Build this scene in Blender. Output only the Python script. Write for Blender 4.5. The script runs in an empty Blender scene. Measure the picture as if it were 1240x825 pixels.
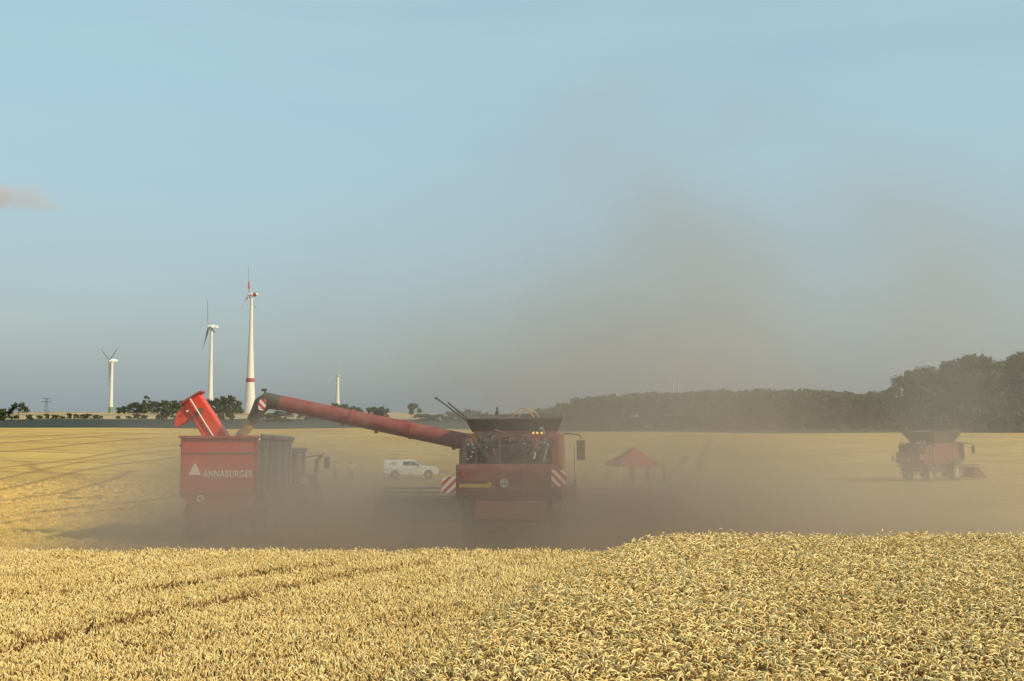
import bpy, bmesh, math, random
import numpy as np
from mathutils import Vector, Matrix, Euler
R = math.radians
PI = math.pi
rnd = random.Random(7)
sc = bpy.context.scene
COL = sc.collection

# ------------------------------------------------------------------ camera
FPX, PITCH, CAMZ = 1330.0, 4.0, 4.3
cam_d = bpy.data.cameras.new('camera')
cam = bpy.data.objects.new('camera', cam_d)
COL.objects.link(cam)
cam.location = (0, 0, CAMZ)
cam.rotation_euler = (R(90 + PITCH), 0, 0)
cam_d.sensor_width = 36.0
cam_d.lens = FPX / 1240 * 36
cam_d.clip_start = 0.2
cam_d.clip_end = 20000
sc.camera = cam

# ------------------------------------------------------------------ light
SUN_ELEV = 30.0
SUN_AZ = 117.0         # compass style: 0 = +Y, 90 = +X  (sun low, to the right and behind the camera)
sun_d = bpy.data.lights.new('sun', 'SUN')
sun = bpy.data.objects.new('sun', sun_d)
COL.objects.link(sun)
sd = Vector((math.sin(R(SUN_AZ)) * math.cos(R(SUN_ELEV)), math.cos(R(SUN_AZ)) * math.cos(R(SUN_ELEV)), math.sin(R(SUN_ELEV))))
sun.rotation_euler = sd.to_track_quat('Z', 'Y').to_euler()
sun.location = (60, -40, 50)
sun_d.energy = 3.5
sun_d.angle = R(0.5)
sun_d.color = (1.0, 0.83, 0.55)

world = bpy.data.worlds.new('World')
sc.world = world
world.use_nodes = True
wn = world.node_tree
bg = wn.nodes['Background']
sky = wn.nodes.new('ShaderNodeTexSky')
sky.sky_type = 'NISHITA'
sky.sun_disc = False
sky.sun_elevation = R(SUN_ELEV)
sky.sun_rotation = R(SUN_AZ)
sky.altitude = 100
sky.air_density = 1.3
sky.dust_density = 3.0
sky.ozone_density = 2.2
# low band of grey-blue summer haze on the horizon, all the way round
geo_w = wn.nodes.new('ShaderNodeTexCoord'); sep_w = wn.nodes.new('ShaderNodeSeparateXYZ'); wn.links.new(geo_w.outputs['Generated'], sep_w.inputs[0])
mr = wn.nodes.new('ShaderNodeMapRange'); mr.interpolation_type = 'SMOOTHSTEP'
wn.links.new(sep_w.outputs[2], mr.inputs[0])
mr.inputs[1].default_value = -.02; mr.inputs[2].default_value = .30; mr.inputs[3].default_value = 0; mr.inputs[4].default_value = 1
hz = wn.nodes.new('ShaderNodeMix'); hz.data_type = 'RGBA'; wn.links.new(mr.outputs[0], hz.inputs[0])
hz.inputs[6].default_value = (2.1, 2.5, 2.7, 1); hz.inputs[7].default_value = (2.75, 4.0, 4.3, 1)
# faint uneven veils of haze
mpw = wn.nodes.new('ShaderNodeMapping'); wn.links.new(geo_w.outputs['Generated'], mpw.inputs[0]); mpw.inputs['Scale'].default_value = (1.6, 1.6, 11)
nw = wn.nodes.new('ShaderNodeTexNoise'); wn.links.new(mpw.outputs[0], nw.inputs['Vector']); nw.inputs['Scale'].default_value = 1.6; nw.inputs['Detail'].default_value = 5
vr = wn.nodes.new('ShaderNodeMapRange'); wn.links.new(nw.outputs[0], vr.inputs[0])
vr.inputs[1].default_value = .3; vr.inputs[2].default_value = .7; vr.inputs[3].default_value = .58; vr.inputs[4].default_value = .78
mxw = wn.nodes.new('ShaderNodeMix'); mxw.data_type = 'RGBA'
wn.links.new(vr.outputs[0], mxw.inputs[0]); wn.links.new(sky.outputs[0], mxw.inputs[6]); wn.links.new(hz.outputs[2], mxw.inputs[7])
wn.links.new(mxw.outputs[2], bg.inputs[0])
bg.inputs[1].default_value = 0.15

sc.view_settings.view_transform = 'Standard'
sc.view_settings.look = 'None'
sc.view_settings.exposure = 0.13
sc.view_settings.gamma = 1
cy = sc.cycles
cy.max_bounces = 6
cy.diffuse_bounces = 2
cy.glossy_bounces = 2
cy.transmission_bounces = 4
cy.volume_bounces = 2
cy.transparent_max_bounces = 8
cy.use_denoising = True
cy.volume_step_rate = 1.0
cy.volume_max_steps = 256
cy.sample_clamp_indirect = 6

# ------------------------------------------------------------------ helpers
def tag(o, label=None, cat=None, group=None, kind=None):
    if label: o['label'] = label
    if cat: o['category'] = cat
    if group: o['group'] = group
    if kind: o['kind'] = kind
    return o

def empty(name, loc=(0, 0, 0), rz=0, label=None, cat=None, group=None):
    o = bpy.data.objects.new(name, None)
    COL.objects.link(o)
    o.location = loc
    o.rotation_euler = (0, 0, rz)
    o.empty_display_size = 0.3
    return tag(o, label, cat, group)

def copy_tree(o, parent=None):
    c = o.copy()
    COL.objects.link(c)
    if parent: c.parent = parent
    for ch in list(o.children):
        copy_tree(ch, c)
    return c

class MB:
    def __init__(s):
        s.v = []; s.f = []; s.m = []
    def add(s, vs, fs, mi=0):
        o = len(s.v)
        s.v += [tuple(p) for p in vs]
        s.f += [tuple(i + o for i in f) for f in fs]
        s.m += [mi] * len(fs)
        return s
    def box(s, c, d, mi=0, rot=None):
        vs = [Vector((x * d[0] / 2, y * d[1] / 2, z * d[2] / 2)) for x in (-1, 1) for y in (-1, 1) for z in (-1, 1)]
        if rot:
            q = Euler(rot).to_matrix()
            vs = [q @ p for p in vs]
        vs = [p + Vector(c) for p in vs]
        return s.add(vs, [(0, 1, 3, 2), (4, 6, 7, 5), (0, 4, 5, 1), (2, 3, 7, 6), (0, 2, 6, 4), (1, 5, 7, 3)], mi)
    def hexa(s, b, t, mi=0):
        """bottom ring and top ring of four points"""
        return s.add(list(b) + list(t), [(3, 2, 1, 0), (4, 5, 6, 7)] + [(i, (i + 1) % 4, 4 + (i + 1) % 4, 4 + i) for i in range(4)], mi)
    def path(s, pts, rad, n=10, mi=0, cap=True):
        pts = [Vector(p) for p in pts]
        if not isinstance(rad, (list, tuple)): rad = [rad] * len(pts)
        vs = []
        t0 = (pts[1] - pts[0]).normalized()
        up = Vector((0, 0, 1)) if abs(t0.z) < .9 else Vector((1, 0, 0))
        a = t0.cross(up).normalized()
        for i, p in enumerate(pts):
            t = (pts[min(i + 1, len(pts) - 1)] - pts[max(i - 1, 0)]).normalized()
            a = (a - t * a.dot(t)).normalized()
            b = t.cross(a)
            for k in range(n):
                g = 2 * PI * k / n
                vs.append(p + (a * math.cos(g) + b * math.sin(g)) * rad[i])
        fs = []
        for i in range(len(pts) - 1):
            for k in range(n):
                fs.append((i * n + k, i * n + (k + 1) % n, (i + 1) * n + (k + 1) % n, (i + 1) * n + k))
        if cap:
            fs.append(tuple(range(n))[::-1])
            fs.append(tuple((len(pts) - 1) * n + k for k in range(n)))
        return s.add(vs, fs, mi)
    def prism(s, poly, axis, a, b, mi=0):
        """poly of 2d points extruded along axis from a to b; axis 0: (y,z), axis 1: (x,z), axis 2: (x,y)"""
        def P(p, t):
            if axis == 0: return (t, p[0], p[1])
            if axis == 1: return (p[0], t, p[1])
            return (p[0], p[1], t)
        n = len(poly)
        vs = [P(p, a) for p in poly] + [P(p, b) for p in poly]
        fs = [tuple(range(n)), tuple(range(2 * n - 1, n - 1, -1))] + [(i, i + n, (i + 1) % n + n, (i + 1) % n) for i in range(n)]
        return s.add(vs, fs, mi)
    def lathe(s, prof, c, axis=0, n=28, mi=0):
        """prof = [(r, t)] closed ring profile turned about axis through c"""
        vs = []; fs = []; m = len(prof)
        for k in range(n):
            g = 2 * PI * k / n
            for r, t in prof:
                q = (math.cos(g) * r, math.sin(g) * r)
                if axis == 0: p = (t, q[0], q[1])
                elif axis == 1: p = (q[0], t, q[1])
                else: p = (q[0], q[1], t)
                vs.append((p[0] + c[0], p[1] + c[1], p[2] + c[2]))
        for k in range(n):
            for j in range(m - 1):
                fs.append((k * m + j, k * m + j + 1, ((k + 1) % n) * m + j + 1, ((k + 1) % n) * m + j))
        return s.add(vs, fs, mi)
    def build(s, name, mats, parent=None, smooth=False, bevel=0, label=None, loc=None):
        me = bpy.data.meshes.new(name)
        me.from_pydata(s.v, [], s.f)
        if not isinstance(mats, (list, tuple)): mats = [mats]
        for m in mats: me.materials.append(m)
        me.polygons.foreach_set('material_index', s.m)
        bm = bmesh.new(); bm.from_mesh(me)
        bmesh.ops.recalc_face_normals(bm, faces=bm.faces)
        bm.to_mesh(me); bm.free()
        if smooth:
            me.shade_smooth()
            try: me.set_sharp_from_angle(angle=R(38))
            except Exception: pass
        me.update()
        o = bpy.data.objects.new(name, me)
        COL.objects.link(o)
        if parent: o.parent = parent
        if loc: o.location = loc
        if bevel:
            b = o.modifiers.new('bevel', 'BEVEL'); b.width = bevel; b.segments = 2; b.limit_method = 'ANGLE'; b.angle_limit = R(40)
        if label: o['label'] = label
        return o

def nd(nt, typ, **kw):
    n = nt.nodes.new(typ)
    for k, v in kw.items():
        if k.startswith('i_'):
            n.inputs[int(k[2:])].default_value = v
        else: setattr(n, k, v)
    return n

def ramp(nt, src, stops):
    r = nt.nodes.new('ShaderNodeValToRGB')
    e = r.color_ramp.elements
    e[0].position, e[0].color = stops[0][0], (*stops[0][1], 1)
    e[1].position, e[1].color = stops[-1][0], (*stops[-1][1], 1)
    for p, c in stops[1:-1]:
        x = e.new(p); x.color = (*c, 1)
    nt.links.new(src, r.inputs[0])
    return r.outputs[0]

def mixc(nt, fac, a, b, mode='MIX'):
    m = nt.nodes.new('ShaderNodeMix'); m.data_type = 'RGBA'; m.blend_type = mode
    for s, v in ((0, fac), (6, a), (7, b)):
        if isinstance(v, bpy.types.NodeSocket): nt.links.new(v, m.inputs[s])
        elif isinstance(v, (int, float)): m.inputs[s].default_value = v
        else: m.inputs[s].default_value = (*v, 1)
    return m.outputs[2]

def mth(nt, op, *a, clamp=False):
    m = nt.nodes.new('ShaderNodeMath'); m.operation = op; m.use_clamp = clamp
    for i, v in enumerate(a):
        if isinstance(v, bpy.types.NodeSocket): nt.links.new(v, m.inputs[i])
        else: m.inputs[i].default_value = v
    return m.outputs[0]

def noise(nt, vec, scale, detail=4, rough=.6, dist=0):
    n = nt.nodes.new('ShaderNodeTexNoise')
    if vec is not None: nt.links.new(vec, n.inputs['Vector'])
    n.inputs['Scale'].default_value = scale; n.inputs['Detail'].default_value = detail
    n.inputs['Roughness'].default_value = rough; n.inputs['Distortion'].default_value = dist
    return n.outputs[0]

def newmat(name):
    m = bpy.data.materials.new(name); m.use_nodes = True
    return m, m.node_tree, m.node_tree.nodes['Principled BSDF']

DUSTC = (.36, .27, .17)
def pmat(name, c, rough=.45, metal=0, dust=.35, var=.12, spec=.5):
    """painted / plain material with uneven settled dust and slight tone change"""
    m, nt, b = newmat(name)
    tc = nt.nodes.new('ShaderNodeTexCoord').outputs['Object']
    n1 = noise(nt, tc, 1.7, 5, .65)
    n2 = noise(nt, tc, 14, 4, .7)
    dk = tuple(x * (1 - var * 2) for x in c)
    col = mixc(nt, n2, dk, tuple(min(1, x * (1 + var)) for x in c))
    f = mth(nt, 'MULTIPLY', mth(nt, 'SUBTRACT', mth(nt, 'ADD', n1, mth(nt, 'MULTIPLY', n2, .4)), .5), dust * 2.4, clamp=True)
    col = mixc(nt, f, col, DUSTC)
    nt.links.new(col, b.inputs['Base Color'])
    nt.links.new(mth(nt, 'ADD', mth(nt, 'MULTIPLY', f, .5), rough, clamp=True), b.inputs['Roughness'])
    b.inputs['Metallic'].default_value = metal
    b.inputs['Specular IOR Level'].default_value = spec
    return m

M = {}
M['red'] = pmat('red_paint', (.52, .022, .018), .4, dust=.3)
M['bright_red'] = pmat('bright_red_paint', (.75, .05, .02), .35, dust=.08)
M['combine_red'] = pmat('dusty_combine_red', (.22, .015, .019), .5, dust=.4)
M['dark_red'] = pmat('dark_red_paint', (.30, .02, .018), .45, dust=.35)
M['black'] = pmat('black_steel', (.02, .02, .02), .5, dust=.35)
M['dark'] = pmat('dark_machinery', (.045, .042, .038), .6, dust=.35)
M['steel'] = pmat('bare_steel', (.42, .41, .39), .35, .8, dust=.25)
M['grey'] = pmat('grey_steel', (.055, .055, .065), .6, dust=.12)
M['rubber'] = pmat('tyre_rubber', (.022, .021, .02), .8, dust=.6)
M['rim'] = pmat('cream_rim', (.55, .50, .38), .45, dust=.4)
M['cream'] = pmat('cream_letters', (.78, .72, .60), .5, dust=.12)
M['ochre'] = pmat('ochre_decal', (.62, .36, .06), .5, dust=.2)
M['white'] = pmat('white_car_paint', (.80, .80, .76), .25, dust=.12, var=.03)
M['tower'] = pmat('off_white_tower', (.66, .64, .57), .5, dust=.1, var=.03)
M['wpaint'] = pmat('white_paint', (.80, .80, .77), .4, dust=.1, var=.03)
M['canvas_red'] = pmat('red_canvas', (.42, .02, .025), .9, dust=.1)
M['chrome'] = pmat('polished_metal', (.85, .85, .84), .12, 1, dust=.02)
M['green'] = pmat('green_tower_ring', (.16, .24, .12), .5, dust=.0)
M['blade'] = pmat('blade_grey', (.30, .31, .32), .4, dust=.0, var=.02)
M['bladered'] = pmat('blade_red', (.36, .07, .06), .4, dust=.0, var=.02)
M['skin'] = pmat('skin', (.45, .27, .19), .6, dust=0, var=.05)
M['hair'] = pmat('dark_hair', (.04, .03, .02), .7, dust=0)
M['denim'] = pmat('dark_trousers', (.05, .06, .09), .9, dust=.1)
M['shirt'] = pmat('pale_shirt', (.62, .58, .52), .9, dust=.05)
M['shirt2'] = pmat('pink_shirt', (.55, .34, .28), .9, dust=.05)
m, nt, b = newmat('dark_glass'); b.inputs['Base Color'].default_value = (.02, .022, .025, 1); b.inputs['Roughness'].default_value = .08
M['glass'] = m
m, nt, b = newmat('amber_lamp'); b.inputs['Base Color'].default_value = (.8, .35, .05, 1); b.inputs['Emission Color'].default_value = (1, .55, .15, 1); b.inputs['Emission Strength'].default_value = 1.4
M['amber'] = m
m, nt, b = newmat('red_lens'); b.inputs['Base Color'].default_value = (.5, .02, .02, 1); b.inputs['Roughness'].default_value = .15
M['lens'] = m
m, nt, b = newmat('clear_lens'); b.inputs['Base Color'].default_value = (.8, .8, .8, 1); b.inputs['Roughness'].default_value = .05; b.inputs['Metallic'].default_value = .6
M['clear'] = m

def stripe_mat(name, sgn):
    m, nt, b = newmat(name)
    tc = nt.nodes.new('ShaderNodeTexCoord').outputs['Object']
    sp = nt.nodes.new('ShaderNodeSeparateXYZ'); nt.links.new(tc, sp.inputs[0])
    v = mth(nt, 'ADD', mth(nt, 'MULTIPLY', sp.outputs[0], sgn), sp.outputs[2])
    fr = mth(nt, 'FRACT', mth(nt, 'MULTIPLY', v, 1 / .27))
    k = mth(nt, 'GREATER_THAN', fr, .5)
    nt.links.new(mixc(nt, k, (.82, .78, .70), (.60, .05, .04)), b.inputs['Base Color'])
    b.inputs['Roughness'].default_value = .4
    return m
M['stripe_l'] = stripe_mat('hazard_stripes_rising', -1)
M['stripe_r'] = stripe_mat('hazard_stripes_falling', 1)

def smooth(a, b, x):
    t = np.clip((np.asarray(x, float) - a) / (b - a), 0, 1)
    return t * t * (3 - 2 * t)

# ------------------------------------------------------------------ terrain
YL = [-4000, 0, 22, 28.4, 33, 38, 60, 90, 110, 140, 180, 230, 262, 300, 400, 550, 700, 1000, 1250, 1500, 2200, 3500, 9000]
ZL = [.66, .66, .66, .66, .03, 0, -.5, -1.2, -1.6, -1.3, -.2, 1.3, 1.75, 1.5, 1.4, 2.0, 3.1, 6.3, 9.0, 11.4, 9, 5, 0]
YR = [-4000, 0, 22, 28.4, 33, 38, 60, 90, 110, 140, 180, 220, 250, 300, 400, 700, 1250, 2000, 9000]
ZR = [.66, .66, .66, .66, .05, 0, -.7, -1.65, -1.9, -1.3, .05, 1.05, .95, .4, -.2, 0, 3, 5, 0]

def hermite(xs, ys):
    xs = np.array(xs, float); ys = np.array(ys, float)
    d = np.diff(ys) / np.diff(xs)
    m = np.zeros_like(xs)
    for i in range(1, len(xs) - 1):
        m[i] = 0 if d[i - 1] * d[i] <= 0 else 2 * d[i - 1] * d[i] / (d[i - 1] + d[i])
    def f(x):
        x = np.clip(x, xs[0], xs[-1])
        i = np.clip(np.searchsorted(xs, x) - 1, 0, len(xs) - 2)
        h = xs[i + 1] - xs[i]; t = (x - xs[i]) / h
        return (ys[i] * (2 * t**3 - 3 * t**2 + 1) + m[i] * h * (t**3 - 2 * t**2 + t) + ys[i + 1] * (-2 * t**3 + 3 * t**2) + m[i + 1] * h * (t**3 - t**2))
    return f
fL, fR = hermite(YL, ZL), hermite(YR, ZR)
def zg(x, y):
    x = np.asarray(x, float); y = np.asarray(y, float)
    u = x / np.maximum(np.abs(y), 30)
    w = smooth(-.13, .06, u) * smooth(60, 160, y)
    z = fL(y) * (1 - w) + fR(y) * w
    far = smooth(60, 140, y)
    z = z + far * (.18 * np.sin(x * .045 + 1.3) * np.sin(y * .03) + .10 * np.sin(x * .11 + y * .02))
    z = z + smooth(600, 900, y) * .9 * np.sin(x * .006 + 2) * np.sin(y * .004)
    return z
def gz(x, y): return float(zg(x, y))

def W(px, py, Y):
    u = -(py - 412.5) / FPX; t = R(PITCH)
    yy = math.cos(t) - math.sin(t) * u; zz = math.sin(t) + math.cos(t) * u
    k = Y / yy
    return Vector(((px - 620) / FPX * k, Y, CAMZ + zz * k))

def build_ground():
    na = 300
    rs = np.concatenate([np.arange(0.5, 20, 1.5), np.arange(20, 60, 1.0), np.arange(60, 150, 2.5), np.arange(150, 330, 5), np.geomspace(330, 9000, 60)])
    # azimuth denser in front
    t = np.linspace(-1, 1, na, endpoint=False)
    az = PI * (0.45 * t + 0.55 * t**3)
    A, RR = np.meshgrid(az, rs)
    X = np.sin(A) * RR; Y = np.cos(A) * RR
    Z = zg(X, Y)
    V = np.stack([X, Y, Z], -1).reshape(-1, 3)
    nr = len(rs)
    i, j = np.meshgrid(np.arange(nr - 1), np.arange(na), indexing='ij')
    j2 = (j + 1) % na
    F = np.stack([i * na + j, i * na + j2, (i + 1) * na + j2, (i + 1) * na + j], -1).reshape(-1, 4)
    V = np.vstack([V, [[0, 0, .66]]])
    fan = [(len(V) - 1, (k + 1) % na, k) for k in range(na)]
    me = bpy.data.meshes.new('ground')
    me.from_pydata(V.tolist(), [], F[:, ::-1].tolist() + [f[::-1] for f in fan])
    bm = bmesh.new(); bm.from_mesh(me); bmesh.ops.recalc_face_normals(bm, faces=bm.faces)
    bm.faces.ensure_lookup_table()
    if bm.faces[0].normal.z < 0: bmesh.ops.reverse_faces(bm, faces=bm.faces)
    bm.to_mesh(me); bm.free()
    me.shade_smooth()
    o = bpy.data.objects.new('ground', me); COL.objects.link(o)
    m, nt, b = newmat('field_ground')
    geo = nt.nodes.new('ShaderNodeNewGeometry').outputs['Position']
    sp = nt.nodes.new('ShaderNodeSeparateXYZ'); nt.links.new(geo, sp.inputs[0])
    x, y = sp.outputs[0], sp.outputs[1]
    def stretch(sx, sy, rz=0):
        mp = nt.nodes.new('ShaderNodeMapping'); nt.links.new(geo, mp.inputs[0])
        mp.inputs['Scale'].default_value = (sx, sy, 1); mp.inputs['Rotation'].default_value = (0, 0, rz)
        return mp.outputs[0]
    # stubble: fine straw grain, broad uneven tone
    g1 = noise(nt, geo, .035, 4, .55)
    g2 = noise(nt, geo, .5, 5, .7)
    g3 = noise(nt, geo, 6.0, 4, .75)
    col = ramp(nt, g2, [(.25, (.60, .37, .10)), (.5, (.78, .53, .155)), (.78, (.88, .66, .235))])
    col = mixc(nt, mth(nt, 'MULTIPLY', g3, .45), col, (.28, .18, .075))
    col = mixc(nt, mth(nt, 'MULTIPLY', mth(nt, 'SUBTRACT', g1, .38, clamp=True), 2.2, clamp=True), col, (.46, .28, .09))
    # swaths left by machines: families of curved tracks
    def arcs(cx, cyy, period, width, off, amp):
        vs = nt.nodes.new('ShaderNodeVectorMath'); vs.operation = 'DISTANCE'
        nt.links.new(geo, vs.inputs[0]); vs.inputs[1].default_value = (cx, cyy, 0)
        d = mth(nt, 'ADD', vs.outputs['Value'], mth(nt, 'MULTIPLY', noise(nt, geo, .02, 3, .5), amp))
        fr = mth(nt, 'FRACT', mth(nt, 'DIVIDE', mth(nt, 'ADD', d, off), period))
        q = mth(nt, 'ABSOLUTE', mth(nt, 'SUBTRACT', fr, .5))
        return mth(nt, 'SUBTRACT', 1, mth(nt, 'MULTIPLY', q, period / width), clamp=True)
    patch = mth(nt, 'MULTIPLY', mth(nt, 'SUBTRACT', noise(nt, geo, .03, 3, .5), .40, clamp=True), 5, clamp=True)
    t1 = mth(nt, 'MULTIPLY', arcs(-190, 40, 12, 1.1, 0, 22), patch)
    t2 = arcs(-60, 420, 21, 1.4, 4, 30)
    t3 = mth(nt, 'MULTIPLY', arcs(-60, 420, 21, 1.2, 9.5, 30), .7)
    t4 = mth(nt, 'MULTIPLY', arcs(-60, 420, 3.1, .8, 0, 30), mth(nt, 'MULTIPLY', noise(nt, geo, .25, 3, .6), .55))
    trk = mth(nt, 'MAXIMUM', mth(nt, 'MAXIMUM', mth(nt, 'MAXIMUM', t1, t2), t3), t4)
    col = mixc(nt, mth(nt, 'MULTIPLY', trk, .62), col, (.25, .155, .065))
    # tracks up the far slope on the right, and a dark streak further right
    def seg(ax, ay, bx, by, w):
        L = math.hypot(bx - ax, by - ay); dx, dy = (bx - ax) / L, (by - ay) / L
        rx = mth(nt, 'SUBTRACT', x, ax); ry = mth(nt, 'SUBTRACT', y, ay)
        al = mth(nt, 'ADD', mth(nt, 'MULTIPLY', rx, dx), mth(nt, 'MULTIPLY', ry, dy))
        ac = mth(nt, 'ABSOLUTE', mth(nt, 'SUBTRACT', mth(nt, 'MULTIPLY', rx, dy), mth(nt, 'MULTIPLY', ry, dx)))
        k = mth(nt, 'SUBTRACT', 1.6, mth(nt, 'DIVIDE', ac, w), clamp=True)
        return mth(nt, 'MULTIPLY', k, mth(nt, 'MULTIPLY', mth(nt, 'GREATER_THAN', al, 0), mth(nt, 'LESS_THAN', al, L)))
    segs = [(15.2, 98, 34, 190, .42), (15.6, 112, 24.5, 155, .42), (80, 200, 93, 196, 1.2), (90, 197, 125, 182, 2.2)]
    sm = None
    for s_ in segs:
        k = seg(*s_); sm = k if sm is None else mth(nt, 'MAXIMUM', sm, k)
    col = mixc(nt, mth(nt, 'MULTIPLY', sm, .5), col, (.10, .075, .035))
    # ploughed / green band beyond the ridge, pale fields further out
    u = mth(nt, 'DIVIDE', x, y)
    wob = mth(nt, 'MULTIPLY', mth(nt, 'SUBTRACT', noise(nt, geo, .012, 3, .5), .5), 60)
    far1 = mth(nt, 'GREATER_THAN', mth(nt, 'ADD', y, mth(nt, 'MULTIPLY', wob, .25)), 266)
    dark = mixc(nt, noise(nt, stretch(.002, .02), 1, 3), (.035, .04, .045), (.07, .085, .055))
    col = mixc(nt, far1, col, dark)
    far2 = mth(nt, 'GREATER_THAN', mth(nt, 'ADD', y, wob), 700)
    tan = ramp(nt, noise(nt, stretch(.003, .008), 1, 3), [(.35, (.16, .15, .08)), (.45, (.42, .31, .17)), (.7, (.50, .38, .22))])
    col = mixc(nt, far2, col, tan)
    right = mth(nt, 'MULTIPLY', mth(nt, 'GREATER_THAN', u, .02), mth(nt, 'GREATER_THAN', y, 240))
    col = mixc(nt, right, col, (.06, .075, .035))
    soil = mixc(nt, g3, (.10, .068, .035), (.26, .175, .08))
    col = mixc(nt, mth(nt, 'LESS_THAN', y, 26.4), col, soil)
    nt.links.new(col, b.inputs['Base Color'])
    b.inputs['Roughness'].default_value = .95
    b.inputs['Specular IOR Level'].default_value = .1
    bp = nt.nodes.new('ShaderNodeBump'); bp.inputs['Strength'].default_value = .9; bp.inputs['Distance'].default_value = .12
    nt.links.new(mth(nt, 'ADD', g3, mth(nt, 'MULTIPLY', g2, 1.5)), bp.inputs['Height'])
    nt.links.new(bp.outputs[0], b.inputs['Normal'])
    me.materials.append(m)
    return tag(o, kind='structure')
build_ground()

def ground_pt(px, py):
    lo, hi = 12.0, 400.0; y = lo
    while y < hi:
        p = W(px, py, y)
        if p.z <= gz(p.x, y): return Vector((p.x, y, 0))
        y += .25 if y < 80 else 1
    return Vector((W(px, py, 255).x, 255, 0))
m, nt, b = newmat('pressed_straw_track')
geo = nt.nodes.new('ShaderNodeNewGeometry').outputs['Position']
nt.links.new(mixc(nt, noise(nt, geo, 2.5, 4), (.30, .18, .065), (.56, .36, .14)), b.inputs['Base Color']); b.inputs['Roughness'].default_value = .95
uvx = nt.nodes.new('ShaderNodeUVMap').outputs[0]; sx_ = nt.nodes.new('ShaderNodeSeparateXYZ'); nt.links.new(uvx, sx_.inputs[0])
edge = mth(nt, 'SUBTRACT', 1, mth(nt, 'ABSOLUTE', mth(nt, 'SUBTRACT', mth(nt, 'MULTIPLY', sx_.outputs[0], 2), 1)))
al = mth(nt, 'SUBTRACT', mth(nt, 'ADD', mth(nt, 'MULTIPLY', edge, 1.3), mth(nt, 'MULTIPLY', noise(nt, geo, 1.1, 5, .7), 1.4)), 1.0, clamp=True)
nt.links.new(mth(nt, 'MULTIPLY', al, .6, clamp=True), b.inputs['Alpha'])
M['track'] = m
TRK = [(((-40, 641), (40, 629), (100, 622), (160, 616), (260, 606)), .8), (((-40, 634), (40, 622), (100, 615), (160, 609), (240, 600)), .8),
       (((-40, 600), (20, 590), (60, 580), (100, 570), (150, 562), (230, 552)), 1.6), (((-40, 588), (20, 576), (60, 567), (110, 558), (170, 550), (240, 543)), 1.4),
       (((-40, 571), (30, 564), (90, 557), (150, 546), (230, 538)), 1.6), (((-40, 550), (40, 545), (110, 537), (180, 531), (260, 528)), 3.0), (((-40, 540), (60, 533), (140, 527), (220, 525)), 3.4),
       (((-40, 531), (60, 528), (160, 524)), 3.0), (((-40, 612), (30, 604), (80, 597), (130, 583), (160, 570)), 1.5)]
V_, F_, U_ = [], [], []
for pts, wd in TRK:
    P = [ground_pt(*p) for p in pts]
    dens = []
    for a_, b_ in zip(P[:-1], P[1:]):
        n_ = max(2, int((b_ - a_).length / 1.2)); dens += [a_.lerp(b_, k_ / n_) for k_ in range(n_)]
    dens.append(P[-1])
    for q_ in range(4):      # round the corners
        dens = [dens[0]] + [(dens[k_ - 1] + dens[k_] * 2 + dens[k_ + 1]) / 4 for k_ in range(1, len(dens) - 1)] + [dens[-1]]
    o_ = len(V_)
    for k_, p in enumerate(dens):
        t_ = (dens[min(k_ + 1, len(dens) - 1)] - dens[max(k_ - 1, 0)]).normalized(); nn_ = Vector((-t_.y, t_.x, 0))
        for c_ in range(5):
            q_ = p + nn_ * wd * 1.1 * (c_ / 4 - .5); V_.append((q_.x, q_.y, gz(q_.x, q_.y) + .03 + .0004 * p.y))
    for k_ in range(len(dens) - 1):
        for c_ in range(4):
            F_.append((o_ + k_ * 5 + c_, o_ + k_ * 5 + c_ + 1, o_ + k_ * 5 + c_ + 6, o_ + k_ * 5 + c_ + 5)); U_ += [(c_ / 4, 0), ((c_ + 1) / 4, 0), ((c_ + 1) / 4, 1), (c_ / 4, 1)]
me = bpy.data.meshes.new('wheel_tracks'); me.from_pydata(V_, [], F_); uv = me.uv_layers.new(name='UVMap')
for k_, u_ in enumerate(U_): uv.data[k_].uv = u_
me.materials.append(M['track'])
o = bpy.data.objects.new('wheel_tracks', me); COL.objects.link(o); tag(o, kind='structure')

# ------------------------------------------------------------------ wheat
def straw_mat(name, c1, c2, c3):
    m, nt, b = newmat(name)
    oi = nt.nodes.new('ShaderNodeObjectInfo').outputs['Random']
    geo = nt.nodes.new('ShaderNodeNewGeometry')
    ri = geo.outputs['Random Per Island']
    n = noise(nt, geo.outputs['Position'], .5, 3)
    v = mth(nt, 'ADD', mth(nt, 'MULTIPLY', ri, .6), mth(nt, 'MULTIPLY', n, .4))
    col = ramp(nt, v, [(.1, c1), (.5, c2), (.85, c3)])
    nt.links.new(col, b.inputs['Base Color'])
    b.inputs['Roughness'].default_value = .6
    b.inputs['Specular IOR Level'].default_value = .35
    return m
M['ear'] = straw_mat('wheat_ear', (.60, .385, .12), (.79, .58, .22), (.93, .78, .41))
M['stalk'] = straw_mat('wheat_stalk', (.18, .09, .035), (.32, .18, .065), (.54, .35, .15))  # stalks kept dark brown so the shade between ears is in their colour
M['midstub'] = straw_mat('cut_straw', (.56, .36, .12), (.74, .51, .18), (.85, .65, .28))
M['stub'] = straw_mat('stubble_straw', (.50, .35, .13), (.80, .61, .29), (.93, .82, .52))

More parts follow.
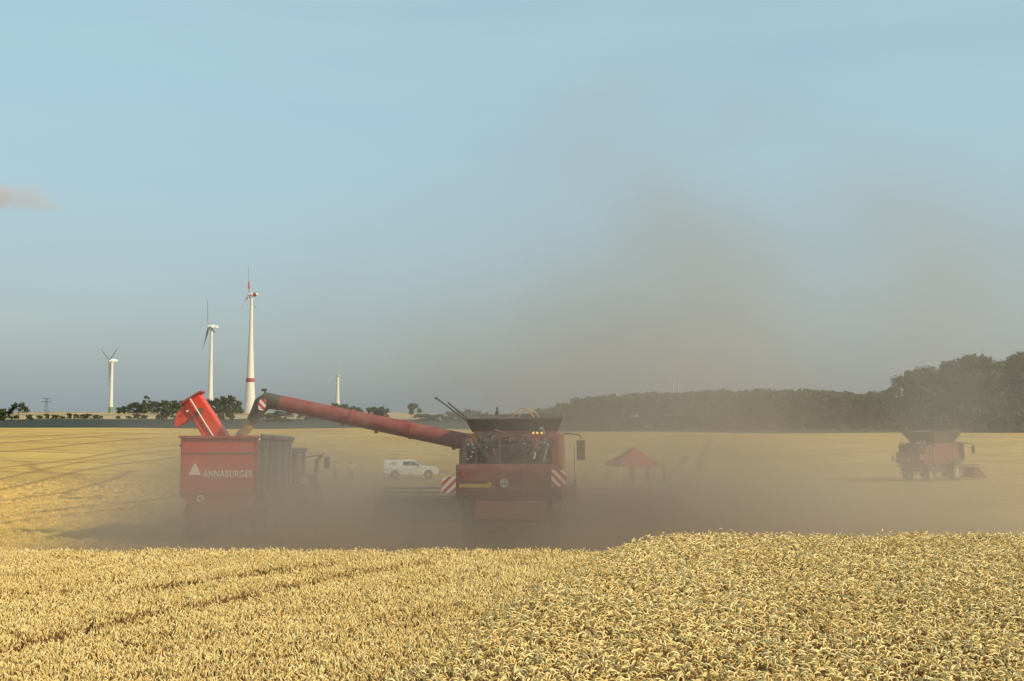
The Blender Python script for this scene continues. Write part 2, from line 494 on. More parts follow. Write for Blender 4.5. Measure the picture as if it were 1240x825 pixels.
def clump(seed, kind, nst):
    """kind 'arch': ears bent over like hooks; 'up': ears nearly upright; 'stub': cut stubble"""
    r = random.Random(seed)
    mb = MB()
    for k in range(nst):
        a, q = r.uniform(0, 2 * PI), .16 * math.sqrt(r.random())
        bx, by = q * math.cos(a), q * math.sin(a)
        ph = r.uniform(0, 2 * PI)
        lean = r.uniform(0, .12)
        d = Vector((math.cos(ph), math.sin(ph), 0))
        if kind == 'stub':
            h = r.uniform(.10, .2)
            mb.path([(bx, by, 0), Vector((bx, by, h)) + d * r.uniform(0, .05)], .006, 3, 1, cap=False)
            if r.random() < .3:
                p = Vector((bx, by, .02 + r.random() * .08))
                mb.path([p, p + d * r.uniform(.1, .25) + Vector((0, 0, r.uniform(-.02, .04)))], .006, 3, 1, cap=False)
            continue
        if kind == 'tuft':        # one drilled plant: a fan of cut straws
            ns_ = r.randint(4, 7); hh = r.gauss(.235, .035)
            for q_ in range(ns_):
                a2 = r.uniform(0, 2 * PI); d2 = Vector((math.cos(a2), math.sin(a2), 0))
                b0 = Vector((bx, by, 0)) + d2 * r.uniform(0, .018); w_ = r.uniform(.0035, .006)
                mb.path([b0, b0 + d2 * r.uniform(.0, .05) + Vector((0, 0, hh * r.uniform(.7, 1.15)))], [w_, w_ * .9], 3, 1, cap=False)
            if r.random() < .5:   # a torn dry leaf curling off
                p = Vector((bx, by, hh * r.uniform(.4, .9))); w_ = Vector((-d.y, d.x, 0)) * .007
                q1 = p + d * .05 + Vector((0, 0, .035)); q2 = p + d * .11 - Vector((0, 0, .02))
                mb.add([p - w_, p + w_, q1 + w_, q1 - w_, q2], [(0, 1, 2, 3), (3, 2, 4)], 1)
            if r.random() < .35:  # loose straw lying across
                p = Vector((bx, by, r.uniform(.03, .2)))
                mb.path([p, p + d * r.uniform(.08, .22) + Vector((0, 0, r.uniform(-.03, .04)))], .0045, 3, 1, cap=False)
            continue
        h = r.gauss(.76, .035) if kind == 'arch' else r.gauss(.74, .02)
        top = Vector((bx, by, h)) + d * lean
        if kind == 'arch':
            rad = r.uniform(.042, .085); bend = R(r.uniform(95, 190))
        else:
            rad = r.uniform(.06, .12); bend = R(r.uniform(5, 65))
        # stalk
        mb.path([(bx, by, .25), Vector((bx, by, h * .7)) + d * lean * .4, top], [.003, .0028, .0024], 3, 1, cap=False)
        pts = []; 
        neck = .04 if kind == 'arch' else .02
        ear_len = r.uniform(.09, .125) if kind == 'arch' else r.uniform(.045, .07)
        arc = rad * bend
        tot = arc + (r.uniform(.0, .03) if kind == 'arch' else .03)
        tot = max(tot, ear_len + neck)
        ns = 9
        p = top.copy(); ang = 0
        step = tot / ns
        pts.append(p.copy())
        for i in range(ns):
            dirv = d * math.sin(ang) + Vector((0, 0, 1)) * math.cos(ang)
            p = p + dirv * step
            ang = min(ang + step / rad, bend)
            pts.append(p.copy())
        n0 = max(1, int(round((tot - ear_len) / step)))
        if n0 >= 1:
            mb.path(pts[:n0 + 1], .0026, 3, 1, cap=False)
        ep = pts[n0:]
        rr = []
        er = r.uniform(.0072, .0102) if kind == 'arch' else r.uniform(.0058, .0082)
        for i in range(len(ep)):
            t = i / (len(ep) - 1)
            rr.append(er * (.55 + .6 * math.sin(PI * min(1, t * .9 + .12))) * (1.12 if i % 2 else .88) if t < .99 else .003)
        mb.path(ep, rr, 4, 0, cap=True)
        # a dry leaf now and then
        if r.random() < .35:
            lp = Vector((bx, by, h * r.uniform(.55, .85)))
            ld = Vector((math.cos(ph + 2), math.sin(ph + 2), 0))
            w = Vector((-ld.y, ld.x, 0)) * .006
            q1 = lp + ld * .07 + Vector((0, 0, .07)); q2 = lp + ld * .16 + Vector((0, 0, .0))
            mb.add([lp - w, lp + w, q1 + w, q1 - w, q2], [(0, 1, 2, 3), (3, 2, 4)], 1)
    me = bpy.data.meshes.new('straw_clump_' + kind)
    me.from_pydata(mb.v, [], mb.f)
    me.materials.append(M['ear']); me.materials.append(M['midstub'] if kind in ('stub', 'tuft') else M['stalk'])
    me.polygons.foreach_set('material_index', mb.m)
    return me

def scatter(name, pts, rots, scls, kind, nvar, nst, seed0):
    pc = bpy.data.collections.new(name + '_clumps')
    for i in range(nvar):
        ob = bpy.data.objects.new('straw_clump', clump(seed0 + i, kind, nst))
        pc.objects.link(ob)
    me = bpy.data.meshes.new(name)
    me.from_pydata([tuple(p) for p in pts], [], [])
    a = me.attributes.new('rot', 'FLOAT_VECTOR', 'POINT'); a.data.foreach_set('vector', np.asarray(rots, np.float32).ravel())
    a = me.attributes.new('scl', 'FLOAT_VECTOR', 'POINT'); a.data.foreach_set('vector', np.asarray(scls, np.float32).ravel())
    a = me.attributes.new('idx', 'INT', 'POINT'); a.data.foreach_set('value', np.random.RandomState(seed0).randint(0, nvar, len(pts)).astype(np.int32))
    o = bpy.data.objects.new(name, me); COL.objects.link(o)
    ng = bpy.data.node_groups.new(name, 'GeometryNodeTree')
    ng.interface.new_socket('Geometry', in_out='INPUT', socket_type='NodeSocketGeometry')
    ng.interface.new_socket('Geometry', in_out='OUTPUT', socket_type='NodeSocketGeometry')
    gi = ng.nodes.new('NodeGroupInput'); go = ng.nodes.new('NodeGroupOutput')
    ci = ng.nodes.new('GeometryNodeCollectionInfo'); ci.inputs[0].default_value = pc
    ci.inputs['Separate Children'].default_value = True; ci.inputs['Reset Children'].default_value = True
    ip = ng.nodes.new('GeometryNodeInstanceOnPoints')
    def na(nm, t):
        n = ng.nodes.new('GeometryNodeInputNamedAttribute'); n.data_type = t; n.inputs[0].default_value = nm
        return n.outputs[0]
    L = ng.links.new
    L(gi.outputs[0], ip.inputs['Points']); L(ci.outputs[0], ip.inputs['Instance'])
    ip.inputs['Pick Instance'].default_value = True
    L(na('idx', 'INT'), ip.inputs['Instance Index']); L(na('rot', 'FLOAT_VECTOR'), ip.inputs['Rotation']); L(na('scl', 'FLOAT_VECTOR'), ip.inputs['Scale'])
    L(ip.outputs[0], go.inputs[0])
    md = o.modifiers.new('scatter', 'NODES'); md.node_group = ng
    return o

RS = np.random.RandomState(3)
def plane_pt(px, py, z):
    u = -(py - 412.5) / FPX; t = R(PITCH)
    yy = math.cos(t) - math.sin(t) * u; zz = math.sin(t) + math.cos(t) * u
    k = (z - CAMZ) / zz
    return np.array([(px - 620) / FPX * k, yy * k])
TOPZ = .66 + .8
LOWH, HIGHH = .50, .80
LZ = 1.21
bpts = [plane_pt(px, py, LZ) for px, py in ((742, 664), (690, 688), (625, 718), (550, 766), (455, 825))]
def plot_border(y):   # foot of the rise from the short upright crop (left) to the tall drooping crop (right)
    ys = [p[1] for p in bpts][::-1]; xs = [p[0] for p in bpts][::-1]
    return np.interp(y, ys, xs)
def crop_edge(x):     # far edge of the standing crop
    return 26.2 + .3 * smooth(2, 4, x) + .05 * np.sin(x * 2.1) + .04 * np.sin(x * 5.3)
tram = [[plane_pt(*p, LZ) for p in ((-80, 806), (0, 785), (104, 758), (185, 739), (246, 727), (331, 710), (412, 694), (520, 678))],
        [plane_pt(*p, LZ) for p in ((-80, 718), (0, 716), (96, 714), (192, 708), (292, 693), (369, 683), (480, 671))]]
def tram_d(x, y):
    d = np.full(x.shape, 9.0)
    for t in tram:
        for a, b in zip(t[:-1], t[1:]):
            ab = b - a; L2 = ab @ ab
            s = np.clip(((x - a[0]) * ab[0] + (y - a[1]) * ab[1]) / L2, 0, 1)
            d = np.minimum(d, np.hypot(x - a[0] - s * ab[0], y - a[1] - s * ab[1]))
    return d
def grid_points(st, y0, y1):
    X, Y = np.meshgrid(np.arange(-24, 24, st), np.arange(y0, y1, st))
    X = X + RS.uniform(-.5, .5, X.shape) * st * 1.2; Y = Y + RS.uniform(-.5, .5, X.shape) * st * 1.2
    X, Y = X.ravel(), Y.ravel()
    k = (np.abs(X) < .47 * Y + 3.5) & (Y < crop_edge(X))
    return X[k], Y[k]
X, Y = grid_points(.165, 7, 27.4)
d_b = X - plot_border(Y)
arch = d_b > .5 + RS.normal(0, .4, X.shape)
hgt = LOWH + (HIGHH - LOWH) * smooth(-.1, 1.5, d_b)
for nm, sel, kind in (('drooping_wheat', arch, 'arch'), ('upright_wheat', ~arch, 'up')):
    x, y, h_ = X[sel], Y[sel], hgt[sel]
    s = RS.uniform(.95, 1.05, len(x)) * (1 + .022 * np.sin(x * 1.1 + y * .7) * np.sin(y * .9) + .02 * np.sin(x * 2.9 - y * 1.7))
    if kind == 'up':
        td = tram_d(x, y) + RS.normal(0, .03, len(x))
        s = s * np.where(td < .11, .65, np.where(td < .22, .9, 1)); keep = (td > .11) | (RS.rand(len(x)) < .35)
        x, y, s, h_ = x[keep], y[keep], s[keep], h_[keep]
    n = len(x)
    rot = np.stack([RS.normal(0, .07, n), RS.normal(0, .07, n), RS.uniform(0, 2 * PI, n)], -1)
    # clumps are about .78 m tall; the short crop is the same plant sunk to its own height
    tag(scatter(nm, np.stack([x, y, zg(x, y) - .01 - (.80 - h_)], -1), rot, np.stack([s, s, s], -1), kind, 14, 8 if kind == 'arch' else 16, 100 if kind == 'arch' else 300),
        'tall ripe wheat with drooping hooked ears in the right foreground' if kind == 'arch' else 'short pale upright crop with darker wheel tracks in the left foreground', 'wheat', kind='stuff')
# stubble left of the dust
st = .3
X, Y = np.meshgrid(np.arange(-80, 24, st), np.arange(26.4, 140, st))
X = (X + RS.uniform(-.5, .5, X.shape) * st).ravel(); Y = (Y + RS.uniform(-.5, .5, Y.shape) * st).ravel()
k = (X > -.5 * Y - 2) & (X < -.18 * Y) & (RS.rand(len(X)) < np.clip(1.25 - Y / 90, 0, 1) ** 1.5)
X, Y = X[k], Y[k]; n = len(X)
rot = np.stack([np.zeros(n), np.zeros(n), RS.uniform(0, 2 * PI, n)], -1); s = RS.uniform(.7, 1.1, n)
tag(scatter('stubble', np.stack([X, Y, zg(X, Y) - .01], -1), rot, np.stack([s, s, s * .6], -1), 'stub', 8, 16, 500),
    'short cut golden straw stubble behind the standing wheat', 'stubble', kind='stuff')

# ------------------------------------------------------------------ trees
def leaf_mat(name, c1, c2):
    m, nt, b = newmat(name)
    geo = nt.nodes.new('ShaderNodeNewGeometry')
    oi = nt.nodes.new('ShaderNodeObjectInfo').outputs['Random']
    v = mth(nt, 'ADD', mth(nt, 'MULTIPLY', geo.outputs['Random Per Island'], .7), mth(nt, 'MULTIPLY', oi, .3))
    nt.links.new(mixc(nt, v, c1, c2), b.inputs['Base Color'])
    b.inputs['Roughness'].default_value = .7
    b.inputs['Specular IOR Level'].default_value = .2
    return m
M['leaf'] = leaf_mat('foliage', (.028, .042, .014), (.075, .095, .032))
M['bark'] = pmat('bark', (.11, .085, .06), .9, dust=0)

def crown_mesh(name, seed, H, Wd, ncl, nl, ls, base=.25, flat=1.0):
    """crown of many leaf sprays gathered in clumps through the volume"""
    r = random.Random(seed); V = []; F = []
    cl = []
    for i in range(ncl):
        a = r.uniform(0, 2 * PI); t = r.random() ** .8
        zz = base + (1 - base) * t
        prof = math.sin(PI * min(1, max(0.02, (zz - base) / (1 - base) * .86 + .12))) ** .6
        q = prof * math.sqrt(r.uniform(.15, 1)) * Wd / 2
        cl.append((Vector((q * math.cos(a), q * math.sin(a), zz * H * .93)), r.uniform(.10, .19) * Wd * flat))
    for c, cr in cl:
        for k in range(nl):
            d = Vector((r.gauss(0, 1), r.gauss(0, 1), r.gauss(0, 1) * .75))
            d = d.normalized() * cr * r.random() ** .45
            p = c + d
            if p.z > H: continue
            nrm = (d.normalized() + Vector((r.gauss(0, .6), r.gauss(0, .6), r.gauss(0, .6) + .3))).normalized()
            a = nrm.orthogonal().normalized(); a.rotate(Matrix.Rotation(r.uniform(0, 6.28), 3, nrm)); b2 = nrm.cross(a)
            s = ls * r.uniform(.6, 1.3)
            o = len(V)
            V += [tuple(p + a * s), tuple(p + b2 * s * .6), tuple(p - a * s), tuple(p - b2 * s * .6)]
            F.append((o, o + 1, o + 2, o + 3))
    me = bpy.data.meshes.new(name); me.from_pydata(V, [], F); me.materials.append(M['leaf'])
    return me, cl
def trunk_mb(seed, H, cl, r0):
    r = random.Random(seed); mb = MB()
    pts = [Vector((0, 0, -.3)), Vector((r.uniform(-.1, .1), r.uniform(-.1, .1), H * .25)), Vector((r.uniform(-.3, .3), r.uniform(-.3, .3), H * .5)), Vector((r.uniform(-.4, .4), 0, H * .78))]
    mb.path(pts, [r0, r0 * .75, r0 * .5, r0 * .15], 8)
    for c, cr in cl[::2]:
        t = min(.75, max(.22, c.z / H - .22))
        j = min(2, int(t / .26)); p = pts[j].lerp(pts[j + 1], .5)
        mb.path([p, p.lerp(c, .5) + Vector((0, 0, .2)), c], [r0 * .3, r0 * .18, r0 * .06], 5)
    return mb
def tree_proto(name, seed, H, Wd, ncl, nl, ls, base=.25, label=None, cat='tree', group=None, r0=None, flat=1.0):
    t = empty(name, label=label, cat=cat, group=group)
    me, cl = crown_mesh('crown', seed, H, Wd, ncl, nl, ls, base, flat)
    c = bpy.data.objects.new('crown', me); COL.objects.link(c); c.parent = t
    trunk_mb(seed, H, cl, r0 or H * .022).build('trunk', M['bark'], t, smooth=True)
    return t
def put(t, px, Y, sc_=1.0, rz=0, sink=.1):
    x = (px - 620) / FPX * Y
    t.location = (x, Y, gz(x, Y) - sink); t.rotation_euler = (0, 0, rz)
    t.scale = (sc_, sc_, sc_)

# stand of tall trees on the right
G = 'tall broadleaf trees of the stand on the right'
protos = [tree_proto('broadleaf_tree', 11 + i, 18.5, 13, 34, 150, .42, .16, 'x', 'tree', G) for i in range(3)]
places = [(1099, 248, .76), (1119, 262, .86), (1140, 255, .92), (1168, 262, 1.0), (1190, 252, .98), (1214, 262, 1.04), (1240, 252, 1.0), (1268, 262, 1.02), (1300, 256, .98),
          (1155, 290, 1.02), (1180, 296, 1.07), (1206, 292, 1.08), (1235, 298, 1.12), (1275, 300, 1.1)]
lbl = ['lowest tree at the left tip of the tall stand, with loose crown',
       'second tree from the left tip of the tall stand, airy crown',
       'third tree from the left tip of the tall stand, where the skyline steps up',
       'tree of the tall stand rising straight behind the far red combine cab',
       'tree of the tall stand just below the tiny turbine hub on the skyline',
       'front tree of the tall stand right of the tiny turbine hub',
       'front tree of the tall stand at the right edge of the photo', None, None]
for i, (px, Y, s) in enumerate(places):
    t = protos[i] if i < 3 else copy_tree(protos[i % 3])
    put(t, px, Y, s, rz=i * 1.7)
    t['label'] = lbl[i] if i < len(lbl) and lbl[i] else 'tree deep in the tall stand, its crown merging with its neighbours'
# bushes under the stand edge
G2 = 'undergrowth bushes at the foot of the tall stand'
bp_ = tree_proto('bush', 31, 5.5, 7, 14, 110, .32, .02, 'dark bush filling the foot of the tall tree stand', 'bush', G2)
for i in range(14):
    t = bp_ if i == 0 else copy_tree(bp_)
    put(t, 1092 + i * 15 + rnd.uniform(-4, 4), 246 + rnd.uniform(0, 8), rnd.uniform(.8, 1.25), i * 2.1, .5)

# far wood: reads as one mass
def far_wood():
    V = []; F = []
    meshes = []
    for i in range(4):
        me, cl = crown_mesh('tmp', 50 + i, 13.5, 12, 20, 60, .62, .05)
        v = np.empty(len(me.vertices) * 3); me.vertices.foreach_get('co', v); meshes.append(v.reshape(-1, 3)); bpy.data.meshes.remove(me)
    r = random.Random(5); out = []
    top = [(560, .30), (640, .45), (665, .62), (700, .84), (750, .95), (830, 1.04), (900, 1.06), (1000, 1.04), (1060, 1.02), (1080, .9), (1160, .8), (1330, .7)]
    px = 600
    while px < 1300:
        for row in range(3):
            p = px + r.uniform(-5, 5); Y = 385 + row * 22 + r.uniform(-6, 6)
            s = np.interp(p, [a for a, b in top], [b for a, b in top]) * r.uniform(.93, 1.05) * (1 + row * .04)
            x = (p - 620) / FPX * Y
            m = meshes[r.randrange(4)].copy(); g = r.uniform(0, 6.28)
            c, sn = math.cos(g), math.sin(g)
            m = np.stack([m[:, 0] * c - m[:, 1] * sn, m[:, 0] * sn + m[:, 1] * c, m[:, 2]], -1) * s
            out.append(m + np.array([x, Y, gz(x, Y) - .4]))
        px += 17
    v = np.concatenate(out); n = len(v) // 4
    me = bpy.data.meshes.new('far_wood')
    me.vertices.add(len(v)); me.vertices.foreach_set('co', v.astype(np.float32).ravel())
    me.loops.add(n * 4); me.loops.foreach_set('vertex_index', np.arange(n * 4, dtype=np.int32))
    me.polygons.add(n); me.polygons.foreach_set('loop_start', np.arange(0, n * 4, 4, dtype=np.int32))
    me.update(calc_edges=True); me.materials.append(M['leaf'])
    o = bpy.data.objects.new('far_wood', me); COL.objects.link(o)
    tag(o, 'long dark wood on the skyline beyond the field, one mass of crowns', 'wood', kind='stuff')
far_wood()

# left horizon: shrubs, hedge clumps, single trees
small = tree_proto('shrub', 41, 7, 9, 16, 60, .5, .02, 'x', 'shrub')
first = [True]
def shrub(px, Y, h, w, label, group=None, name='shrub'):
    t = small if first[0] else copy_tree(small)
    first[0] = False
    x = (px - 620) / FPX * Y
    t.name = name
    t.location = (x, Y, gz(x, Y) - .3); t.rotation_euler = (0, 0, px * .7)
    t.scale = (w / 9, w / 9, h / 7)
    t['label'] = label
    if group: t['group'] = group
    elif 'group' in t: del t['group']
    return t
GH = 'small dark shrubs dotted along the far field edge'
for i, px in enumerate([48, 58, 66, 77, 84, 92, 100, 109, 116, 126, 146, 157, 166, 176, 190, 321, 330, 440, 452]):
    shrub(px + rnd.uniform(-2, 2), 715 + rnd.uniform(-8, 12), rnd.uniform(2.0, 4.4), rnd.uniform(3, 7), 'small dark shrub in the row dotted along the far field edge on the left', GH)
shrub(-6, 640, 8, 13, 'dark bush cut by the left edge of the photo', None)
shrub(6, 650, 7, 12, 'dark low bush beside the leftmost bush on the horizon', None)
shrub(37, 665, 3.4, 5, 'little bush just right of the lone leafy tree on the far left', None)
shrub(203, 640, 9, 12, 'round dark bush in front of the tan field, left of the raised red spout', None)
shrub(272, 640, 9, 12, 'round dark bush between the red spout and the black auger head', None)
shrub(340, 560, 6, 18, 'dark bush seen just below the black auger head', None)
GC = 'dark shrubs massed on the rise beside the wind turbines'
for px, Y, h, w in [(152, 1150, 8, 20), (164, 1140, 12, 22), (176, 1150, 11, 22), (187, 1140, 13, 24), (199, 1150, 14, 24), (211, 1140, 14, 26), (223, 1150, 14, 24),
                    (236, 1150, 15, 24), (252, 1100, 15, 18), (262, 1100, 16, 16), (270, 1110, 18, 18), (279, 1100, 19, 16), (288, 1110, 14, 14)]:
    shrub(px, Y, h, w, 'dark shrub of the thicket left of the spout' if px < 245 else 'dark tree of the clump between the two tall turbines', GC)
ft = tree_proto('leafy_tree', 43, 13, 13, 16, 70, .6, .12, 'lone leafy round tree standing on the horizon near the left edge', 'tree')
put(ft, 24, 650, .82)
ft = tree_proto('slim_tree', 44, 20, 9, 12, 80, .7, .3, 'tall slim leaning tree sticking up out of the shrub thicket', 'tree', flat=1.5)
put(ft, 178, 1130, .95)
ft = tree_proto('round_tree', 45, 11, 13, 16, 70, .6, .1, 'lone round tree on the hazy horizon above the red auger', 'tree')
put(ft, 499, 760, .95)
GA = 'hazy trees on the horizon above the red auger'
for px, Y, h, w in [(p_, y_, h_ * .55, w_ * .8) for p_, y_, h_, w_ in [(370, 640, 14, 16), (392, 650, 16, 16), (405, 660, 18, 18), (418, 650, 17, 20), (432, 660, 14, 16), (452, 700, 15, 16), (463, 700, 15, 14), (515, 640, 8, 20), (532, 640, 8, 20), (552, 600, 12, 18), (566, 600, 14, 16), (580, 600, 13, 18), (600, 560, 10, 18), (640, 520, 11, 16)]]:
    shrub(px, Y, h, w, 'hazy dark tree of the broken row on the horizon above the long red auger', GA, 'horizon_tree')

# lattice pylon far left
mb = MB()
for sx in (-1, 1):
    for sy in (-1, 1):
        mb.path([(sx * 1.6, sy * 1.6, 0), (sx * .4, sy * .4, 15)], .12, 4)
for z in (3, 7, 11): 
    w = 1.6 - z * .08
    mb.path([(-w, -w, z), (w, w, z + 2.6)], .08, 4); mb.path([(w, -w, z), (-w, w, z + 2.6)], .08, 4)
for z in (12, 15): mb.box((0, 0, z), (10 if z == 12 else 7, .5, .35))
py_ = mb.build('pylon', M['grey'])
tag(py_, 'small grey lattice power pylon on the far left horizon', 'pylon')
x = (57 - 620) / FPX * 1000; py_.location = (x, 1000, gz(x, 1000))

# ------------------------------------------------------------------ wind turbines
def turbine(px, hub_py, Y, rbase, rtop, blade, yaw, spin, label, ring=None, green=True, redtips=False, rednac=False):
    x = (px - 620) / FPX * Y; z0 = gz(x, Y)
    hub = W(px, hub_py, Y)
    H = hub.z - z0
    t = empty('wind_turbine', (x, Y, z0), yaw, label, 'wind turbine', 'white wind turbines on the horizon')
    mb = MB()
    def rad(z):
        s = z / H
        return rtop + (rbase - rtop) * ((1 - s) ** 2.4 * .6 + (1 - s) * .4)
    zs = [0, H * .04, H * .08, H * .12, H * .2, H * .3, H * .45, H * .7, H * .97]
    prof = [(rad(z), z) for z in zs] + [(0, H * .97)]
    mb.lathe(prof, (0, 0, 0), 2, 28)
    tw = mb.build('tower', M['tower'], t, smooth=True)
    if green:
        g = MB(); zz = [(rad(z) + .05, z) for z in (0.2, H * .04, H * .08, H * .11)]
        g.lathe(zz, (0, 0, 0), 2, 28); g.build('green_base_rings', M['green'], t, smooth=True)
    if ring:
        g = MB(); g.lathe([(rad(ring) + .1, ring - 2), (rad(ring + 3.5) + .1, ring + 3.5)], (0, 0, 0), 2, 28); g.build('red_ring', M['bladered'], t, smooth=True)
    # nacelle: rotor axis along -x
    nc = blade / 34
    mb = MB()
    mb.path([(-2.2 * nc, 0, H), (-1 * nc, 0, H), (2 * nc, 0, H), (6 * nc, 0, H + .2), (7.6 * nc, 0, H + .3)], [1.4 * nc, 2.2 * nc, 2.4 * nc, 1.8 * nc, .7 * nc], 14)
    mb.build('nacelle', M['wpaint'], t, smooth=True)
    if rednac:
        mb = MB(); mb.path([(2.4 * nc, 0, H), (6 * nc, 0, H + .2)], [2.55 * nc, 1.95 * nc], 14, cap=False); mb.build('red_nacelle_band', M['bladered'], t, smooth=True)
    hubo = MB(); hubo.path([(-2.2 * nc, 0, H), (-3.4 * nc, 0, H), (-4.6 * nc, 0, H), (-5.2 * nc, 0, H)], [1.6 * nc, 1.7 * nc, 1.1 * nc, .2 * nc], 12)
    hubo.build('hub', M['wpaint'], t, smooth=True)
    for k in range(3):
        a = spin + k * 2 * PI / 3
        d = Vector((0, math.sin(a), math.cos(a))); e = Vector((0, math.cos(a), -math.sin(a)))
        c = Vector((-3.4 * nc, 0, H)); ch = blade * .11
        rings = []
        for s, wd in ((.03, .4), (.10, .75), (.2, 1.0), (.45, .7), (.75, .4), (1.0, .12)):
            p = c + d * blade * s; w = ch * wd; th = w * .22
            tws = R(30) * (1 - s)
            ee = e * math.cos(tws) + Vector((1, 0, 0)) * math.sin(tws); nn = Vector((1, 0, 0)) * math.cos(tws) - e * math.sin(tws)
            rings.append([p - ee * w * .4, p + nn * th, p + ee * w * .6, p - nn * th])
        mb = MB()
        for i in range(5):
            o = len(mb.v)
            red = redtips and i in (2, 4)
            mb.add(rings[i] + rings[i + 1], [(j, (j + 1) % 4, 4 + (j + 1) % 4, 4 + j) for j in range(4)] + [(0, 1, 2, 3), (7, 6, 5, 4)], 1 if red else 0)
        mb.build('blade', [M['blade'], M['bladered']], t, smooth=True)
    return t
turbine(135, 437, 1230, 2.5, 1.5, 29, R(42), PI, 'leftmost wind turbine, short white tower with two blades raised in a V')
turbine(255, 396, 1230, 3.6, 1.4, 34, R(29), R(14), 'second wind turbine from the left, tall white tapered tower', green=False)
turbine(303, 357, 1230, 7.0, 1.4, 33, R(-4), R(-6), 'tallest wind turbine, flared white tower with a red ring', ring=36, green=False, redtips=True, rednac=True)
turbine(409, 455, 1700, 4.2, 2.0, 22, R(-35), R(5), 'small distant white wind turbine standing above the red auger', green=False)
turbine(815, 457, 2600, 3.5, 1.6, 14, R(-60), R(40), 'tiny faint wind turbine hub above the far wood', green=False)
turbine(1191, 426, 2100, 3.5, 1.8, 14, R(-60), R(0), 'tiny wind turbine hub peeping over the tall trees on the right', green=False)

# ------------------------------------------------------------------ wheels
def wheel(parent, c, r, w, rimm, name='wheel', lugs=True, tyre=None):
    t = MB()
    rr = r * .58
    prof = [(rr, -w * .42), (r * .86, -w * .5), (r * .965, -w * .44), (r * .97, w * .44), (r * .86, w * .5), (rr, w * .42)]
    t.lathe(prof, c, 0, 36)
    if lugs:
        n = 22
        for k in range(n):
            for sgn in (-1, 1):
                g = 2 * PI * (k + (.5 if sgn > 0 else 0)) / n
                p = Vector((c[0] + sgn * w * .24, c[1] + math.cos(g) * r * .97, c[2] + math.sin(g) * r * .97))
                t.box(p, (w * .46, r * .05, r * .06), rot=(g, 0, 0))
    ty = t.build('tyre', tyre or M['rubber'], parent)
    ty.name = 'wheel'
    rm = MB()
    rm.lathe([(rr, -w * .42), (rr * .92, -w * .40), (rr * .85, -w * .12), (rr * .3, -w * .10), (rr * .25, -w * .22), (0, -w * .22)], c, 0, 24)
    rm.lathe([(rr, w * .42), (rr * .92, w * .40), (rr * .85, w * .12), (rr * .3, w * .10), (rr * .25, w * .22), (0, w * .22)], c, 0, 24)
    rm.build('rim', rimm, ty, smooth=True)
    return ty

